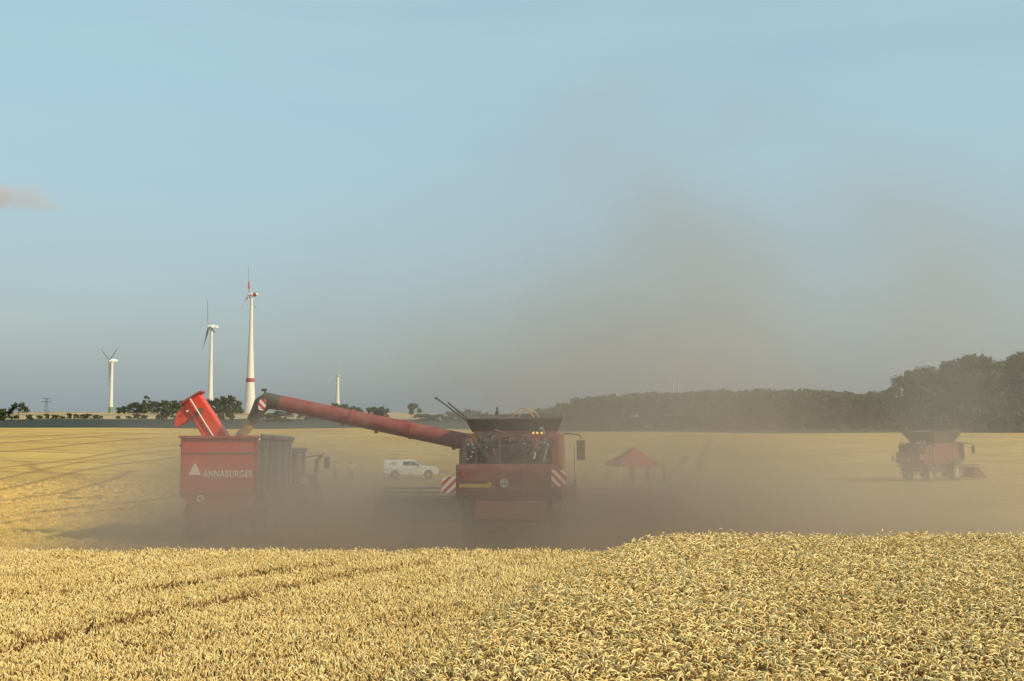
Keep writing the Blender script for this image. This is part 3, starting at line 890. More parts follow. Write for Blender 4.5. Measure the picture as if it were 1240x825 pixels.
# ------------------------------------------------------------------ combine harvester
def combine(loc, rz, label, aug_end=None, aug_base=None, header_w=11.6, near=True, ext=4.26, flare=.14):
    t = empty('combine_harvester', loc, rz, label, 'combine harvester', 'red combine harvesters')
    inv = (Matrix.Translation(loc) @ Matrix.Rotation(rz, 4, 'Z')).inverted()
    # hull: threshing body
    mb = MB()
    mb.prism([(.45, 1.15), (.30, 1.9), (.45, 2.85), (6.1, 2.95), (6.2, 1.6), (5.6, 1.1), (3.5, .85)], 0, -1.30, 1.30)
    mb.build('body', M['dark'], t, bevel=.03)
    # side panels
    for s in (-1, 1):
        mb = MB()
        mb.prism([(1.5, 1.55), (1.35, 2.0), (1.3, 3.55), (1.6, 3.72), (5.6, 3.72), (5.75, 3.3), (5.6, 1.9), (4.6, 1.62)], 0, s * 1.36, s * 1.56)
        p = mb.build('side_panel', M['combine_red'], t, bevel=.04)
        mb = MB()
        mb.prism([(.15, 1.75), (.05, 2.75), (.2, 3.5), (1.25, 3.62), (1.27, 1.8)], 0, s * 1.40, s * 1.54)
        mb.build('rear_side_panel', M['dark_red'] if s > 0 else M['dark'], t, bevel=.03)
        mb = MB()
        for zz in (2.0, 3.3): mb.box((s * 1.57, 3.4, zz), (.03, 4.0, .05))
        mb.build('panel_trim', M['black'], p)
    # rear hood
    mb = MB()
    mb.prism([(-.15, 1.72), (-.32, 2.0), (-.28, 2.7), (-.05, 2.82), (.55, 2.82), (.55, 1.72)], 0, -1.68, 1.62)
    mb.build('rear_hood', M['combine_red'], t, bevel=.05)
    mb = MB()
    mb.box((-.62, -.34, 2.32), (1.9, .03, .02)); mb.box((.35, -.33, 2.3), (.03, .03, .85)); mb.box((-1.66, -.2, 2.3), (.05, .1, 1.0))
    mb.build('hood_seam', M['black'], t)
    mb = MB(); mb.box((-1.08, -.345, 2.17), (1.0, .02, .11)); mb.box((-.62, -.35, 2.24), (.12, .02, .1), rot=(0, R(30), 0))
    mb.build('ochre_stripe', M['ochre'], t)
    mb = MB(); mb.lathe([(0, -.37), (.13, -.37), (.14, -.35), (.14, -.33)], (-.18, 0, 2.24), 1, 24)
    dsc = mb.build('round_speed_disc', M['cream'], t)
    mb = MB(); mb.lathe([(.105, -.376), (.125, -.376), (.125, -.37)], (-.18, 0, 2.24), 1, 24); mb.box((-.21, -.374, 2.24), (.035, .01, .11)); mb.box((-.14, -.374, 2.24), (.045, .01, .11)); mb.build('disc_mark', M['black'], dsc)
    # hazard boards on arms
    for xx, zz, mt in ((-1.88, 2.20, 'stripe_l'), (1.52, 2.42, 'stripe_r')):
        mb = MB(); w, h, c = .22, .25, .08
        sg = -1 if xx < 0 else 1
        pl = [(-w, -h), (w, -h), (w, h - (c if sg > 0 else 0)), (w - (c if sg > 0 else 0), h), (-w + (c if sg < 0 else 0), h), (-w, h - (c if sg < 0 else 0))]
        mb.prism(pl, 1, -.015, .015)
        o = mb.build('hazard_board', M[mt], t, loc=(xx, -.5, zz))
        mb = MB(); mb.path([(0, .02, 0), (-xx * .12, .3, .0)], .025, 6); mb.build('board_arm', M['black'], o)
    # under the hood: chopper, spreader, rear axle bits
    mb = MB()
    mb.prism([(-.1, 1.0), (-.45, 1.15), (-.2, 1.7), (.5, 1.7), (.6, 1.0)], 0, -1.1, 1.1)
    mb.build('straw_chopper', M['dark_red'], t, bevel=.03)
    for s in (-1, 1):
        mb = MB(); mb.lathe([(0, .78), (.5, .80), (.52, .88), (0, .9)], (s * .55, -.3, 0), 2, 20); mb.build('spreader_disc', M['dark'], t)
    mb = MB()
    for k in range(5): mb.path([(-1.55 + k * .12, -.3, 1.7), (-1.5 + k * .13, -.35, 1.42 + .05 * (k % 2))], .02, 6)
    mb.path([(-1.5, -.2, 1.6), (-1.2, -.3, 1.3), (-.9, -.2, 1.35)], .03, 6)
    mb.build('hose', M['black'], t, smooth=True)
    # engine deck: radiator housing, filter, pipes, rails
    mb = MB(); mb.box((-.1, 1.0, 3.2), (1.5, .9, .75)); mb.box((-.55, .55, 3.05), (.5, .3, .5)); mb.box((.15, .5, 3.3), (.45, .3, .35))
    for k in range(8): mb.box((.1, .52, 2.93 + k * .085), (1.0, .05, .03))
    mb.build('engine_block', M['dark'], t, bevel=.02)
    mb = MB(); mb.path([(-.9, .6, 3.45), (-.3, .6, 3.45)], .18, 16); mb.path([(-1.0, .7, 2.85), (-1.0, .7, 3.6), (-.7, .8, 3.75)], .09, 10)
    mb.build('air_filter', M['black'], t, smooth=True)
    mb = MB(); mb.path([(1.0, .8, 2.85), (1.0, .8, 3.7), (.95, .6, 3.95)], [.09, .09, .07], 12); mb.build('exhaust_pipe', M['steel'], t, smooth=True)
    r = random.Random(4)
    for q in range(26):
        mb = MB(); a = Vector((r.uniform(-1.35, 1.25), r.uniform(.1, .5), r.uniform(2.85, 3.3)))
        b_ = a + Vector((r.uniform(-.3, .3), r.uniform(-.1, .2), r.uniform(.2, .6))); c_ = b_ + Vector((r.uniform(-.5, .5), .1, r.uniform(-.15, .15)))
        mb.path([a, a.lerp(b_, .6), b_, c_], r.choice([.018, .025, .04]), 6); mb.build('pipe', M[['black', 'dark', 'steel', 'combine_red', 'dark'][q % 5]], t, smooth=True)
    for q in range(11):  # small chrome bits added at random to give sun glints
        mb = MB(); p = Vector((r.choice([-1.4, -1.25, -.8, .1, .35, .6, 1.1]) + r.uniform(-.08, .08), r.uniform(.05, .15), r.uniform(2.9, 3.5)))
        mb.path([p, p + Vector((.06, -.02, .01))], .035, 8); mb.build('glint_bit', M['chrome'], t, smooth=True)
    mb = MB()
    mb.box((.75, .18, 3.70), (1.0, .12, .12)); mb.box((1.40, .16, 3.2), (.22, .12, .95)); mb.box((.16, .42, 3.2), (.3, .08, .2)); mb.box((.95, .3, 3.0), (.1, .08, .4))
    mb.build('rear_frame', M['combine_red'], t, bevel=.02)
    mb = MB()
    for xx in (-1.5, -1.1, -.35, .45): mb.box((xx, .22, 3.28), (.07, .07, .95))
    mb.box((-.5, .22, 3.74), (2.1, .07, .07)); mb.box((-.5, .22, 3.4), (1.9, .04, .04))
    mb.build('deck_railing', M['dark'], t)
    for xx in (.72, .84, .98):
        mb = MB(); mb.path([(xx, .08, 3.8), (xx, .04, 3.8)], .035, 10); mb.build('work_lamp', M['amber'], t)
    for xx in (-1.45, 1.35):
        mb = MB(); mb.box((xx, -.33, 2.55), (.12, .05, .16)); mb.build('tail_light', M['lens'], t)
    # grain tank and flared extension
    mb = MB(); mb.prism([(1.7, 2.95), (1.7, 3.85), (5.4, 3.85), (5.4, 2.95)], 0, -1.33, 1.33); mb.build('grain_tank', M['dark_red'], t)
    mb = MB(); z0, z1 = 3.80, ext
    a = [(-1.4, 1.8, z0), (1.4, 1.8, z0), (1.4, 5.2, z0), (-1.4, 5.2, z0)]; b_ = [(-1.44 - flare, 1.49 - flare, z1 - .04), (1.48 + flare, 1.49 - flare, z1), (1.48 + flare, 5.46 + flare, z1 + .14), (-1.44 - flare, 5.46 + flare, z1 + .1)]
    for i in range(4):
        j = (i + 1) % 4; A, B, C_, D = map(Vector, (a[i], a[j], b_[j], b_[i])); n = (B - A).cross(D - A).normalized() * .05
        mb.hexa([A, B, B - n, A - n], [D, C_, C_ - n, D - n])
    mb.box((0, 3.5, 3.9), (2.6, 3.2, .06))
    mb.build('tank_extension', M['black'], t)
    if near:
        mb = MB()
        for k, (xa, ya) in enumerate(((-1.55, 1.3), (-1.45, 1.5))):
            mb.path([(xa, ya, 4.2), (xa - .95 + k * .22, ya, 4.90 - k * .12)], [.035, .028], 6)
        mb.path([(-2.5, 1.3, 4.90), (-2.56, 1.3, 4.94)], .05, 6)
        mb.build('cover_strut', M['black'], t)
        for x0, rr_ in ((.15, .26), (.36, .24)):
            mb = MB(); pts = [(x0 + rr_ * 1.2 * g_ / 4 - .25 + .05 * g_, 1.8, 4.26 + rr_ * math.sin(PI * g_ / 6) * 1.3) for g_ in range(7)]
            mb.path(pts, .02, 6); mb.build('folding_hoop', M['ochre'], t, smooth=True)
        mb = MB(); mb.path([(-.55, 1.6, 4.35), (-.55, 1.6, 4.48)], .07, 10); mb.path([(-.55, 1.6, 4.48), (-.55, 1.6, 4.62)], .03, 8); mb.build('beacon', M['black'], t, smooth=True)
    # cab
    mb = MB(); mb.prism([(5.9, 1.9), (5.9, 3.55), (7.35, 3.62), (7.6, 2.2), (7.3, 1.85)], 0, -1.0, 1.0); c_ = mb.build('cab', M['glass'], t, bevel=.05)
    mb = MB(); mb.box((0, 6.65, 3.72), (2.3, 2.0, .2)); mb.build('cab_roof', M['combine_red'], c_, bevel=.06)
    mb = MB()
    for s in (-1, 1):
        mb.box((s * 1.0, 5.95, 2.75), (.09, .09, 1.75)); mb.path([(s * 1.0, 7.4, 3.6), (s * 1.0, 7.62, 2.2)], .05, 6); mb.box((s * 1.0, 6.7, 2.0), (.08, 1.6, .3))
    mb.build('cab_frame', M['black'], c_)
    for s in (-1, 1):
        mb = MB(); mb.path([(s * 1.05, 7.5, 3.6), (s * 1.75, 7.4, 3.68), (s * 2.15, 7.4, 3.6), (s * 2.15, 7.4, 3.45)], .035, 6); mb.box((s * 2.15, 7.4, 3.05), (.32, .1, .75))
        mb.build('mirror', M['black'], t, bevel=.02)
    # access ladder right rear
    mb = MB()
    for dx in (0, .3): mb.path([(1.72 + dx, .9, 1.2), (1.72 + dx, .8, 2.5), (1.70 + dx, .9, 3.4)], .025, 6)
    for k in range(5): mb.box((1.87, .87, 1.3 + k * .27), (.3, .16, .035))
    mb.build('ladder', M['steel'], t)
    for s in (-1, 1):
        wheel(t, (s * 1.62, 5.0, 1.0), 1.0, .8, M['rim'])
        wheel(t, (s * 1.30, 1.15, .66), .66, .5, M['rim'])
    # header
    mb = MB(); mb.prism([(6.0, .9), (6.1, 1.75), (8.0, .95), (7.9, .35)], 0, -.7, .7); mb.build('feeder_house', M['dark_red'], t)
    h = empty('header', (0, 0, 0)); h.parent = t
    hw = header_w / 2
    mb = MB(); mb.prism([(7.95, .3), (7.9, 1.15), (8.0, 1.2), (8.1, .5), (9.2, .22), (9.2, .15), (8.0, .2)], 0, -hw, hw); o1 = mb.build('header_frame', M['dark_red'], h)
    for s in (-1, 1):
        mb = MB(); mb.prism([(7.9, .15), (7.9, 1.15), (8.6, 1.25), (9.3, .8), (10.1, .15)], 0, s * hw, s * (hw + .08)); mb.build('header_end', M['combine_red'], h)
    mb = MB()
    rc = Vector((0, 8.95, 1.0))
    mb.path([(-hw + .1, rc.y, rc.z), (hw - .1, rc.y, rc.z)], .08, 8)
    for k in range(6):
        g = k * PI / 3 + .3; q = (rc.y + math.cos(g) * .5, rc.z + math.sin(g) * .5)
        mb.path([(-hw + .1, *q), (hw - .1, *q)], .03, 6)
        for j in range(9):
            xx = -hw + .15 + j * (2 * hw - .3) / 8
            mb.path([(xx, rc.y, rc.z), (xx, *q)], .02, 4)
    mb.build('reel', M['combine_red'], h)
    # unloading auger
    if aug_end is not None:
        B = inv @ Vector(aug_base); E = inv @ Vector(aug_end)
    else:
        B = Vector((-1.5, 4.6, 3.2)); E = Vector((-1.72, .5, 3.35))
    d = (E - B).normalized()
    mb = MB()
    mb.path([B - Vector((0, 0, 1.2)), B - Vector((0, 0, .25)), B, B + d * .35, B + d * .36, E], [.28, .28, .29, .29, .275, .24], 18)
    au = mb.build('unloading_auger', M['combine_red'], t, smooth=True)
    if aug_end is not None:
        L = (E - B).length
        mb = MB(); side = d.cross(Vector((0, 0, 1))).normalized(); upv = side.cross(d)
        for s in (.28, .58):
            mb.path([B + d * L * s - d * .05, B + d * L * s + d * .05], .295, 18)
        mb.path([B + d * L * .0 + upv * .27, E + upv * .24], .03, 6)
        for s in (.06, .45, .62, .9): mb.box(B + d * L * s - upv * .29, (.12, .1, .1))
        mb.build('auger_flange', M['dark_red'], au)
        # black head, spout and hazard plate
        dn = (inv.to_3x3() @ Vector((-.52, .0, -.86))).normalized()
        mb = MB()
        H0 = E + d * .1
        mb.path([E - d * .35, E - d * .1, E + d * .12, H0 + d * .14 + dn * .2, H0 + d * .12 + dn * .5, H0 + d * .12 + dn * .85], [.255, .27, .30, .29, .23, .18], 16)
        hd = mb.build('auger_head', M['black'], au, smooth=True)
        mb = MB(); pp = E + d * .12 + dn * .18 + Vector((0, -.33, 0)); mb.prism([(-.12, -.17), (.06, -.2), (.14, -.02), (.13, .17), (-.05, .2), (-.14, .05)], 1, -.01, .01)
        mb.build('hazard_plate', M['stripe_r'], hd, loc=pp)
        mb = MB(); mb.box(E + d * .25 + Vector((0, 0, .34)), (.16, .14, .09)); mb.path([E + d * .2 + Vector((0, 0, .22)), E + d * .25 + Vector((0, 0, .34))], .03, 6); mb.build('camera_lamp', M['black'], hd)
        mb = MB(); q = E - d * .9 - upv * .36; mb.path([q, q + d * .55], .03, 6); mb.box(q + d * .1, (.2, .08, .08)); mb.build('hydraulic_ram', M['steel'], hd)
    return t

CLOC = (-.05, 34.6, gz(0, 36) + .0)
combine(CLOC, R(-4), 'large red combine seen from the rear with its long auger swung out over the bin', W(328, 486, 38.2), W(566, 536, 37.6))
fx, fy = 41.5, 104
fc = combine((37.3, 103, gz(39, 104)), R(-55), 'distant red combine in profile heading right in front of the tall trees', header_w=3.6, near=False, ext=4.85, flare=.5)
fc.scale = (.92, .92, .95)
M['maroon'] = pmat('dusty_maroon', (.15, .012, .016), .6, dust=.25)
def recolour(o):
    for ch in o.children:
        if ch.type == 'MESH':
            for k_, mm in enumerate(ch.data.materials):
                if mm in (M['combine_red'], M['dark_red']): ch.data.materials[k_] = M['maroon']
        recolour(ch)
recolour(fc)

# ------------------------------------------------------------------ grain cart
def text_mesh(body, size, mat, parent, loc, rot, name, width=None):
    cu = bpy.data.curves.new('txt', 'FONT'); cu.body = body; cu.size = size; cu.extrude = .008; cu.offset = size * .02
    cu.space_character = 1.15
    to = bpy.data.objects.new('txt', cu); COL.objects.link(to)
    dg = bpy.context.evaluated_depsgraph_get(); dg.update()
    me = bpy.data.meshes.new_from_object(to.evaluated_get(dg))
    bpy.data.objects.remove(to)
    o = bpy.data.objects.new(name, me); COL.objects.link(o)
    me.materials.clear(); me.materials.append(mat)
    o.parent = parent; o.location = loc; o.rotation_euler = rot
    if width:
        xs = [v.co.x for v in me.vertices]; k = width / (max(xs) - min(xs)); o.scale = (k, 1, 1)
    return o

def grain_cart(loc, rz):
    t = empty('grain_cart', loc, rz, 'red grain cart with cream lettering on its back, under the auger spout', 'grain cart')
    # local: rear face y=0, x right, length 6.2
    w, L, zt = 1.30, 5.6, 3.66
    mb = MB()
    # rear wall (folded plates)
    mb.prism([(-w, 1.7), (-w, zt), (w, zt - .04), (w, 1.7), (.75, .95), (-.75, .95)], 1, 0, .07)
    rear = mb.build('rear_wall', M['red'], t, bevel=.015)
    mb = MB(); mb.box((0, -.02, 3.12), (2 * w, .05, .06)); mb.box((0, -.02, 1.72), (2 * w, .05, .08)); mb.box((0, -.035, zt - .02), (2 * w + .12, .14, .08)); 
    for s in (-1, 1): mb.box((s * (w - .03), -.02, 2.65), (.07, .05, 1.9))
    mb.build('wall_rib', M['dark_red'], rear)
    mb = MB(); mb.prism([(-1.05, 2.36), (-.62, 2.36), (-.82, 2.78)], 1, -.02, -.002); mb.build('triangle_emblem', M['cream'], rear)
    text_mesh('ANNABURGER', .33, M['cream'], rear, (-.54, -.012, 2.29), (R(90), 0, 0), 'lettering', width=1.68)
    # sides
    for s in (-1, 1):
        mb = MB(); 
        A = [(s * w, .07, 1.7), (s * w, L, 1.7), (s * w, L, zt - .22), (s * w, .07, zt - .04)]
        B = [(p[0] - s * .06, p[1], p[2]) for p in A]
        mb.hexa(A, B)
        A2 = [(s * .7, .07, .95), (s * .7, L - .5, .95), (s * w, L, 1.7), (s * w, .07, 1.7)]
        B2 = [(p[0] - s * .06, p[1], p[2]) for p in A2]
        mb.hexa(A2, B2)
        sw = mb.build('side_wall', M['grey'] if s > 0 else M['red'], t, label='grey side wall' if s > 0 else None)
        mb = MB()
        for k in range(5): mb.box((s * (w + .03), .5 + k * 1.15, 2.6), (.06, .08, 1.75))
        mb.box((s * (w + .03), L / 2, 3.35), (.08, L, .08))
        mb.build('side_rib', M['grey'] if s > 0 else M['dark_red'], sw)
    mb = MB(); mb.prism([(-w, 1.7), (-w, zt - .22), (w, zt - .22), (w, 1.7), (.75, 1.1), (-.75, 1.1)], 1, L, L + .06); mb.build('front_wall', M['red'], t)
    # rolled cover at the right edge, white end cap
    mb = MB(); mb.path([(w + .02, .1, zt - .02), (w + .02, L, zt - .2)], .10, 10); rl = mb.build('rolled_tarp', M['grey'], t, smooth=True)
    mb = MB(); mb.path([(w + .02, .0, zt - .12), (w + .02, .0, zt + .06)], .04, 8); mb.build('tarp_end_cap', M['cream'], rl)
    # heap of grain
    mb = MB(); n = 14; vs = []; fs = []
    for i in range(n + 1):
        for j in range(n + 1):
            X_ = -w + .08 + (2 * w - .16) * i / n; Y_ = .1 + (L - .2) * j / n
            vs.append((X_, Y_, 2.9 + .62 * math.exp(-((X_ - .2) ** 2 / .9 + (Y_ - 2.6) ** 2 / 3.2))))
    for i in range(n):
        for j in range(n): fs.append((i * (n + 1) + j, (i + 1) * (n + 1) + j, (i + 1) * (n + 1) + j + 1, i * (n + 1) + j + 1))
    # chassis, axles
    ch = MB(); 
    for s in (-1, 1): ch.box((s * .45, L / 2, .85), (.16, L + .4, .26))
    ch.box((0, 1.8, .72), (1.9, .18, .18)); ch.box((0, 3.5, .72), (1.9, .18, .18)); ch.path([(0, L, .85), (0, L + 1.9, .6)], .12, 8)
    ch.box((0, -.08, 1.0), (2.4, .14, .16))
    ch.build('chassis', M['dark_red'], t)
    for s in (-1, 1):
        for yy in (1.5, 3.2): wheel(t, (s * 1.15, yy, .72), .72, .6, M['rim'])
    for s in (-1, 1):
        mb = MB(); mb.lathe([(0, -.2), (.07, -.2), (.08, -.15)], (s * .62, 0, 1.08), 1, 14); mb.build('tail_light', M['lens'], t)
    mb = MB(); mb.lathe([(.06, -.05), (.10, -.07), (.12, -.05)], (-.62, 0, 1.58), 1, 16); mb.build('round_hatch', M['cream'], t)
    # grain mass inside the hopper
    g = MB(); g.add(vs, fs); g.build('grain_load', M['grain'], t, smooth=True)
    # raised unloading spout
    inv = (Matrix.Translation(loc) @ Matrix.Rotation(rz, 4, 'Z')).inverted()
    A = inv @ W(281, 556, 39.3); B = inv @ W(236, 483, 39.0)
    d = (B - A).normalized(); side = Vector((0, -1, 0)); nn = d.cross(side).normalized()
    mb = MB(); hw = .40
    r1 = [A - nn * hw * 1.05, A - nn * hw * 1.05 + side * .5, A + nn * hw * 1.05 + side * .5, A + nn * hw * 1.05]
    r2 = [B - nn * hw * .8, B - nn * hw * .8 + side * .45, B + nn * hw * .8 + side * .45, B + nn * hw * .8]
    mb.hexa(r1, r2); sp = mb.build('spout_tube', M['bright_red'], t, bevel=.05)
    mb = MB(); off = side * .53
    mb.path([A + off - nn * .02, B + off - nn * .02], .028, 6); mb.build('spout_rail', M['cream'], sp)
    mb = MB()
    mb.path([B - nn * .36 + side * .2, B + d * .05, B + nn * .36 + side * .2], .05, 6); mb.box(B + d * .04 + side * .22, (.85, .55, .07), rot=(0, -math.atan2(nn.z, nn.x) if nn.x > 0 else -math.atan2(-nn.z, -nn.x), 0))
    mb.build('spout_rim', M['dark_red'], sp)
    # hood hanging to the left
    hp = [W(p[0], p[1], 38.7) for p in ((233, 486), (222, 490), (214, 500), (210, 514), (213, 518), (233, 506), (240, 500), (238, 492))]
    hp = [inv @ q for q in hp]
    mb = MB(); n = len(hp)
    mb.add([q + side * .0 for q in hp] + [q - side * .42 for q in hp], [tuple(range(n)), tuple(range(2 * n - 1, n - 1, -1))] + [(i, i + n, (i + 1) % n + n, (i + 1) % n) for i in range(n)])
    ho = mb.build('spout_hood', M['bright_red'], sp, bevel=.04)
    mb = MB(); q = inv @ W(234, 505, 38.6); q2 = inv @ W(243, 498, 38.6); mb.path([q, q2], .04, 6); mb.box(q2, (.14, .1, .2)); mb.path([inv @ W(231, 508, 38.6), q], .03, 6); mb.build('hinge', M['dark'], ho)
    mb = MB(); q = inv @ W(227, 498, 38.58); mb.path([q, q + Vector((0, -.04, 0))], .04, 8); mb.build('bolt', M['cream'], ho)
    return t
m, nt, b = newmat('wheat_grain')
tc = nt.nodes.new('ShaderNodeTexCoord').outputs['Object']
nt.links.new(mixc(nt, noise(nt, tc, 30, 3), (.36, .21, .10), (.54, .35, .17)), b.inputs['Base Color']); b.inputs['Roughness'].default_value = .9
M['grain'] = m
GLOC = (-9.85, 37.2, gz(-9.8, 38))
grain_cart(GLOC, R(0))

# falling grain
mb = MB(); P0 = W(309, 501, 38.2); P1 = W(285, 540, 38.5)
rr = random.Random(2); pts = []; rad = []
for i in range(12):
    s = i / 11; pts.append(P0.lerp(P1, s) + Vector((rr.uniform(-.02, .02), rr.uniform(-.02, .02), 0))); rad.append(.15 + .06 * s + rr.uniform(-.02, .02))
mb.path(pts, rad, 12)
gs = mb.build('falling_grain', M['grain'], None, smooth=True)
tag(gs, 'brown stream of grain falling from the black auger head', 'grain', kind='stuff')

# ------------------------------------------------------------------ tractor
def tractor(loc, rz):
    t = empty('tractor', loc, rz, 'dark tractor hidden by dust in front of the red grain cart', 'tractor')
    mb = MB(); mb.prism([(.3, .9), (.3, 1.5), (1.6, 1.6), (1.8, 2.1), (4.4, 1.85), (4.6, 1.2), (4.3, .9)], 0, -.42, .42); mb.build('bonnet', M['grey'], t, bevel=.06)
    mb = MB(); mb.prism([(.2, 1.55), (.1, 2.9), (1.75, 2.95), (1.95, 1.6)], 0, -.82, .82); cb = mb.build('cab', M['glass'], t, bevel=.05)
    mb = MB(); mb.box((0, .95, 3.04), (1.85, 2.1, .2)); mb.build('cab_roof', M['grey'], cb, bevel=.06)
    for s in (-1, 1):
        for a, b_ in (((s * .84, .2, 1.5), (s * .84, .1, 2.95)), ((s * .84, 1.95, 1.5), (s * .84, 1.75, 2.95))):
            mb = MB(); mb.path([a, b_], .05, 6); mb.build('cab_pillar', M['black'], cb)
    for s in (-1, 1):
        wheel(t, (s * 1.1, .55, .98), .98, .65, M['rim']); wheel(t, (s * 1.0, 3.6, .72), .72, .5, M['rim'])
        mb = MB(); n = 9; pts = []
        for k in range(n):
            g = R(10 + 150 * k / (n - 1)); pts.append((.55 + math.cos(g) * 1.1, .98 + math.sin(g) * 1.1))
        pin = [(.55 + math.cos(R(10 + 150 * k / (n - 1))) * 1.03, .98 + math.sin(R(10 + 150 * k / (n - 1))) * 1.03) for k in range(n)][::-1]
        for k in range(n - 1):
            mb.prism([pts[k], pts[k + 1], pin[n - 2 - k], pin[n - 1 - k]], 0, s * .8, s * 1.5)
        mb.build('fender', M['grey'], t)
        mb = MB(); mb.path([(s * .85, 1.8, 2.75), (s * 1.45, 1.9, 2.82), (s * 1.6, 1.9, 2.78)], .035, 6); mb.path([(s * 1.62, 1.9, 2.9), (s * 1.35, 1.9, 2.6), (s * 1.3, 1.9, 1.95)], [.04, .09, .09], 8)
        mb.build('exhaust_and_arm' if False else 'mirror_arm', M['black'], t, smooth=True)
        mb = MB(); mb.box((s * 1.78, 1.9, 2.5), (.26, .08, .52)); mb.build('mirror', M['black'], t, bevel=.03)
        mb = MB(); mb.prism([(-.17, -.17), (.17, -.17), (.17, .04), (.06, .17), (-.1, .17), (-.17, .1)], 1, -.01, .01)
        mb.build('hazard_plate', M['stripe_r'], t, loc=(s * 1.32, -.62, 1.92))
    mb = MB(); mb.box((0, .3, .9), (.9, 1.2, .5)); mb.build('rear_axle', M['dark'], t)
    return t
tractor((-9.6, 44.8, gz(-9.6, 45.5)), R(0))

# ------------------------------------------------------------------ pickup
def pickup(loc, rz):
    t = empty('pickup_truck', loc, rz, 'white pickup truck with a closed canopy over its bed, parked in the stubble', 'pickup truck')
    # local x forward, y left, length 5.3 from -2.65 to 2.65
    prof = [(-2.6, .62), (-2.65, 1.0), (-2.6, 1.12), (-2.5, 1.78), (-1.2, 1.80), (-1.05, 1.74), (-.2, 1.78), (.35, 1.70), (1.15, 1.18), (2.2, 1.06), (2.55, .92), (2.65, .62), (2.5, .45), (2.1, .45)]
    def arch(cx):
        return [(cx + .43 * math.cos(g), .42 + .43 * math.sin(g)) for g in [PI * k / 8 for k in range(9)]]
    pl = prof + arch(1.62) + [(-1.1, .42)] + arch(-1.55) + [(-2.2, .5)]
    mb = MB(); n = len(pl); rings = []
    lv = [(-.90, 1), (-.80, 1), (.80, 1), (.90, 1)]
    vs = []
    for q, yy in enumerate((-.88, .88)):
        for (x_, z_) in pl:
            tuck = .16 * max(0, (z_ - 1.1) / .65)
            vs.append((x_, (yy - tuck) if yy > 0 else (yy + tuck), z_))
    fs = [(i, i + n, (i + 1) % n + n, (i + 1) % n) for i in range(n)]
    mb.add(vs, fs + [tuple(range(n)), tuple(range(2 * n - 1, n - 1, -1))])
    bd = mb.build('body', M['white'], t)
    for f in bd.data.polygons: f.use_smooth = False
    for s in (-1, 1):
        def P(x_, z_, o=.008):
            tuck = .16 * max(0, (z_ - 1.1) / .65); return (x_, s * (.88 - tuck + o), z_)
        for nm, q in (('rear_side_window', [(-.80, 1.26), (-.80, 1.62), (-.05, 1.66), (-.05, 1.26)]), ('front_side_window', [(.0, 1.26), (.0, 1.66), (.32, 1.60), (.95, 1.24)]), ('canopy_window', [(-2.1, 1.32), (-2.1, 1.6), (-1.4, 1.62), (-1.4, 1.32)])):
            a = [P(*p) for p in q]; b_ = [(p[0], p[1] - s * .03, p[2]) for p in a]
            mb = MB(); mb.hexa(a, b_); mb.build(nm, M['glass'] if nm != 'canopy_window' else M['cwin'], t)
        mb = MB()
        for xx, z0_, z1_ in ((-.02, .5, 1.2), (-.95, .55, 1.2), (.95, .55, 1.15), (-1.12, .9, 1.7)):
            a, b_ = P(xx, z0_, .003), P(xx, z1_, .003); mb.path([a, b_], .012, 4)
        mb.build('door_gap', M['black'], t)
        mb = MB(); mb.box((-.55, s * .9, 1.08), (.16, .03, .03)); mb.box((.25, s * .9, 1.06), (.16, .03, .03)); mb.build('door_handle', M['chrome'], t)
        mb = MB(); mb.box((.85, s * 1.0, 1.25), (.12, .2, .16)); mb.build('wing_mirror', M['white'], t, bevel=.03)
        mb = MB(); mb.box((-2.6, s * .76, 1.0), (.08, .18, .3)); mb.build('tail_light', M['lens'], t)
        mb = MB(); mb.box((2.45, s * .68, .9), (.2, .3, .14)); mb.build('headlight', M['clear'], t, bevel=.03)
        for cx in (-1.55, 1.62):
            w_ = MB(); w_.lathe([(.21, -.12), (.37, -.12), (.395, -.09), (.395, .09), (.37, .12), (.21, .12)], (cx, s * .78, .39), 1, 28)
            wo = w_.build('wheel', M['rubber'], t, smooth=True)
            w_ = MB(); w_.lathe([(0, s * .07), (.08, s * .09), (.1, s * .04), (.2, s * .06), (.23, s * .115)], (cx, s * .78, .39), 1, 24)
            for k in range(5):
                g = 2 * PI * k / 5; w_.box((cx + math.cos(g) * .13, s * (.78 + .085), .39 + math.sin(g) * .13), (.2, .03, .05), rot=(0, -g, 0))
            w_.build('rim', M['chrome'], wo)
    a = [(1.12, -.68, 1.20), (1.12, .68, 1.20), (.42, .62, 1.68), (.42, -.62, 1.68)]
    mb = MB(); mb.hexa(a, [(p[0] + .02, p[1], p[2] + .02) for p in a]); mb.build('windscreen', M['glass'], t)
    mb = MB(); mb.box((-2.66, 0, .58), (.12, 1.6, .16)); mb.box((2.62, 0, .55), (.1, 1.6, .2)); mb.build('bumper', M['black'], t, bevel=.03)
    mb = MB()
    for s in (-1, 1): mb.path([(-2.3, s * .6, 1.84), (-1.2, s * .6, 1.86)], .025, 6)
    mb.build('roof_rail', M['black'], t)
    return t
M['cwin'] = pmat('canopy_window_tint', (.45, .46, .45), .2, dust=.2)
px_, Y_ = 499, 106
x = (px_ - 620) / FPX * Y_
pk = pickup((x, Y_, gz(x, Y_)), R(3))

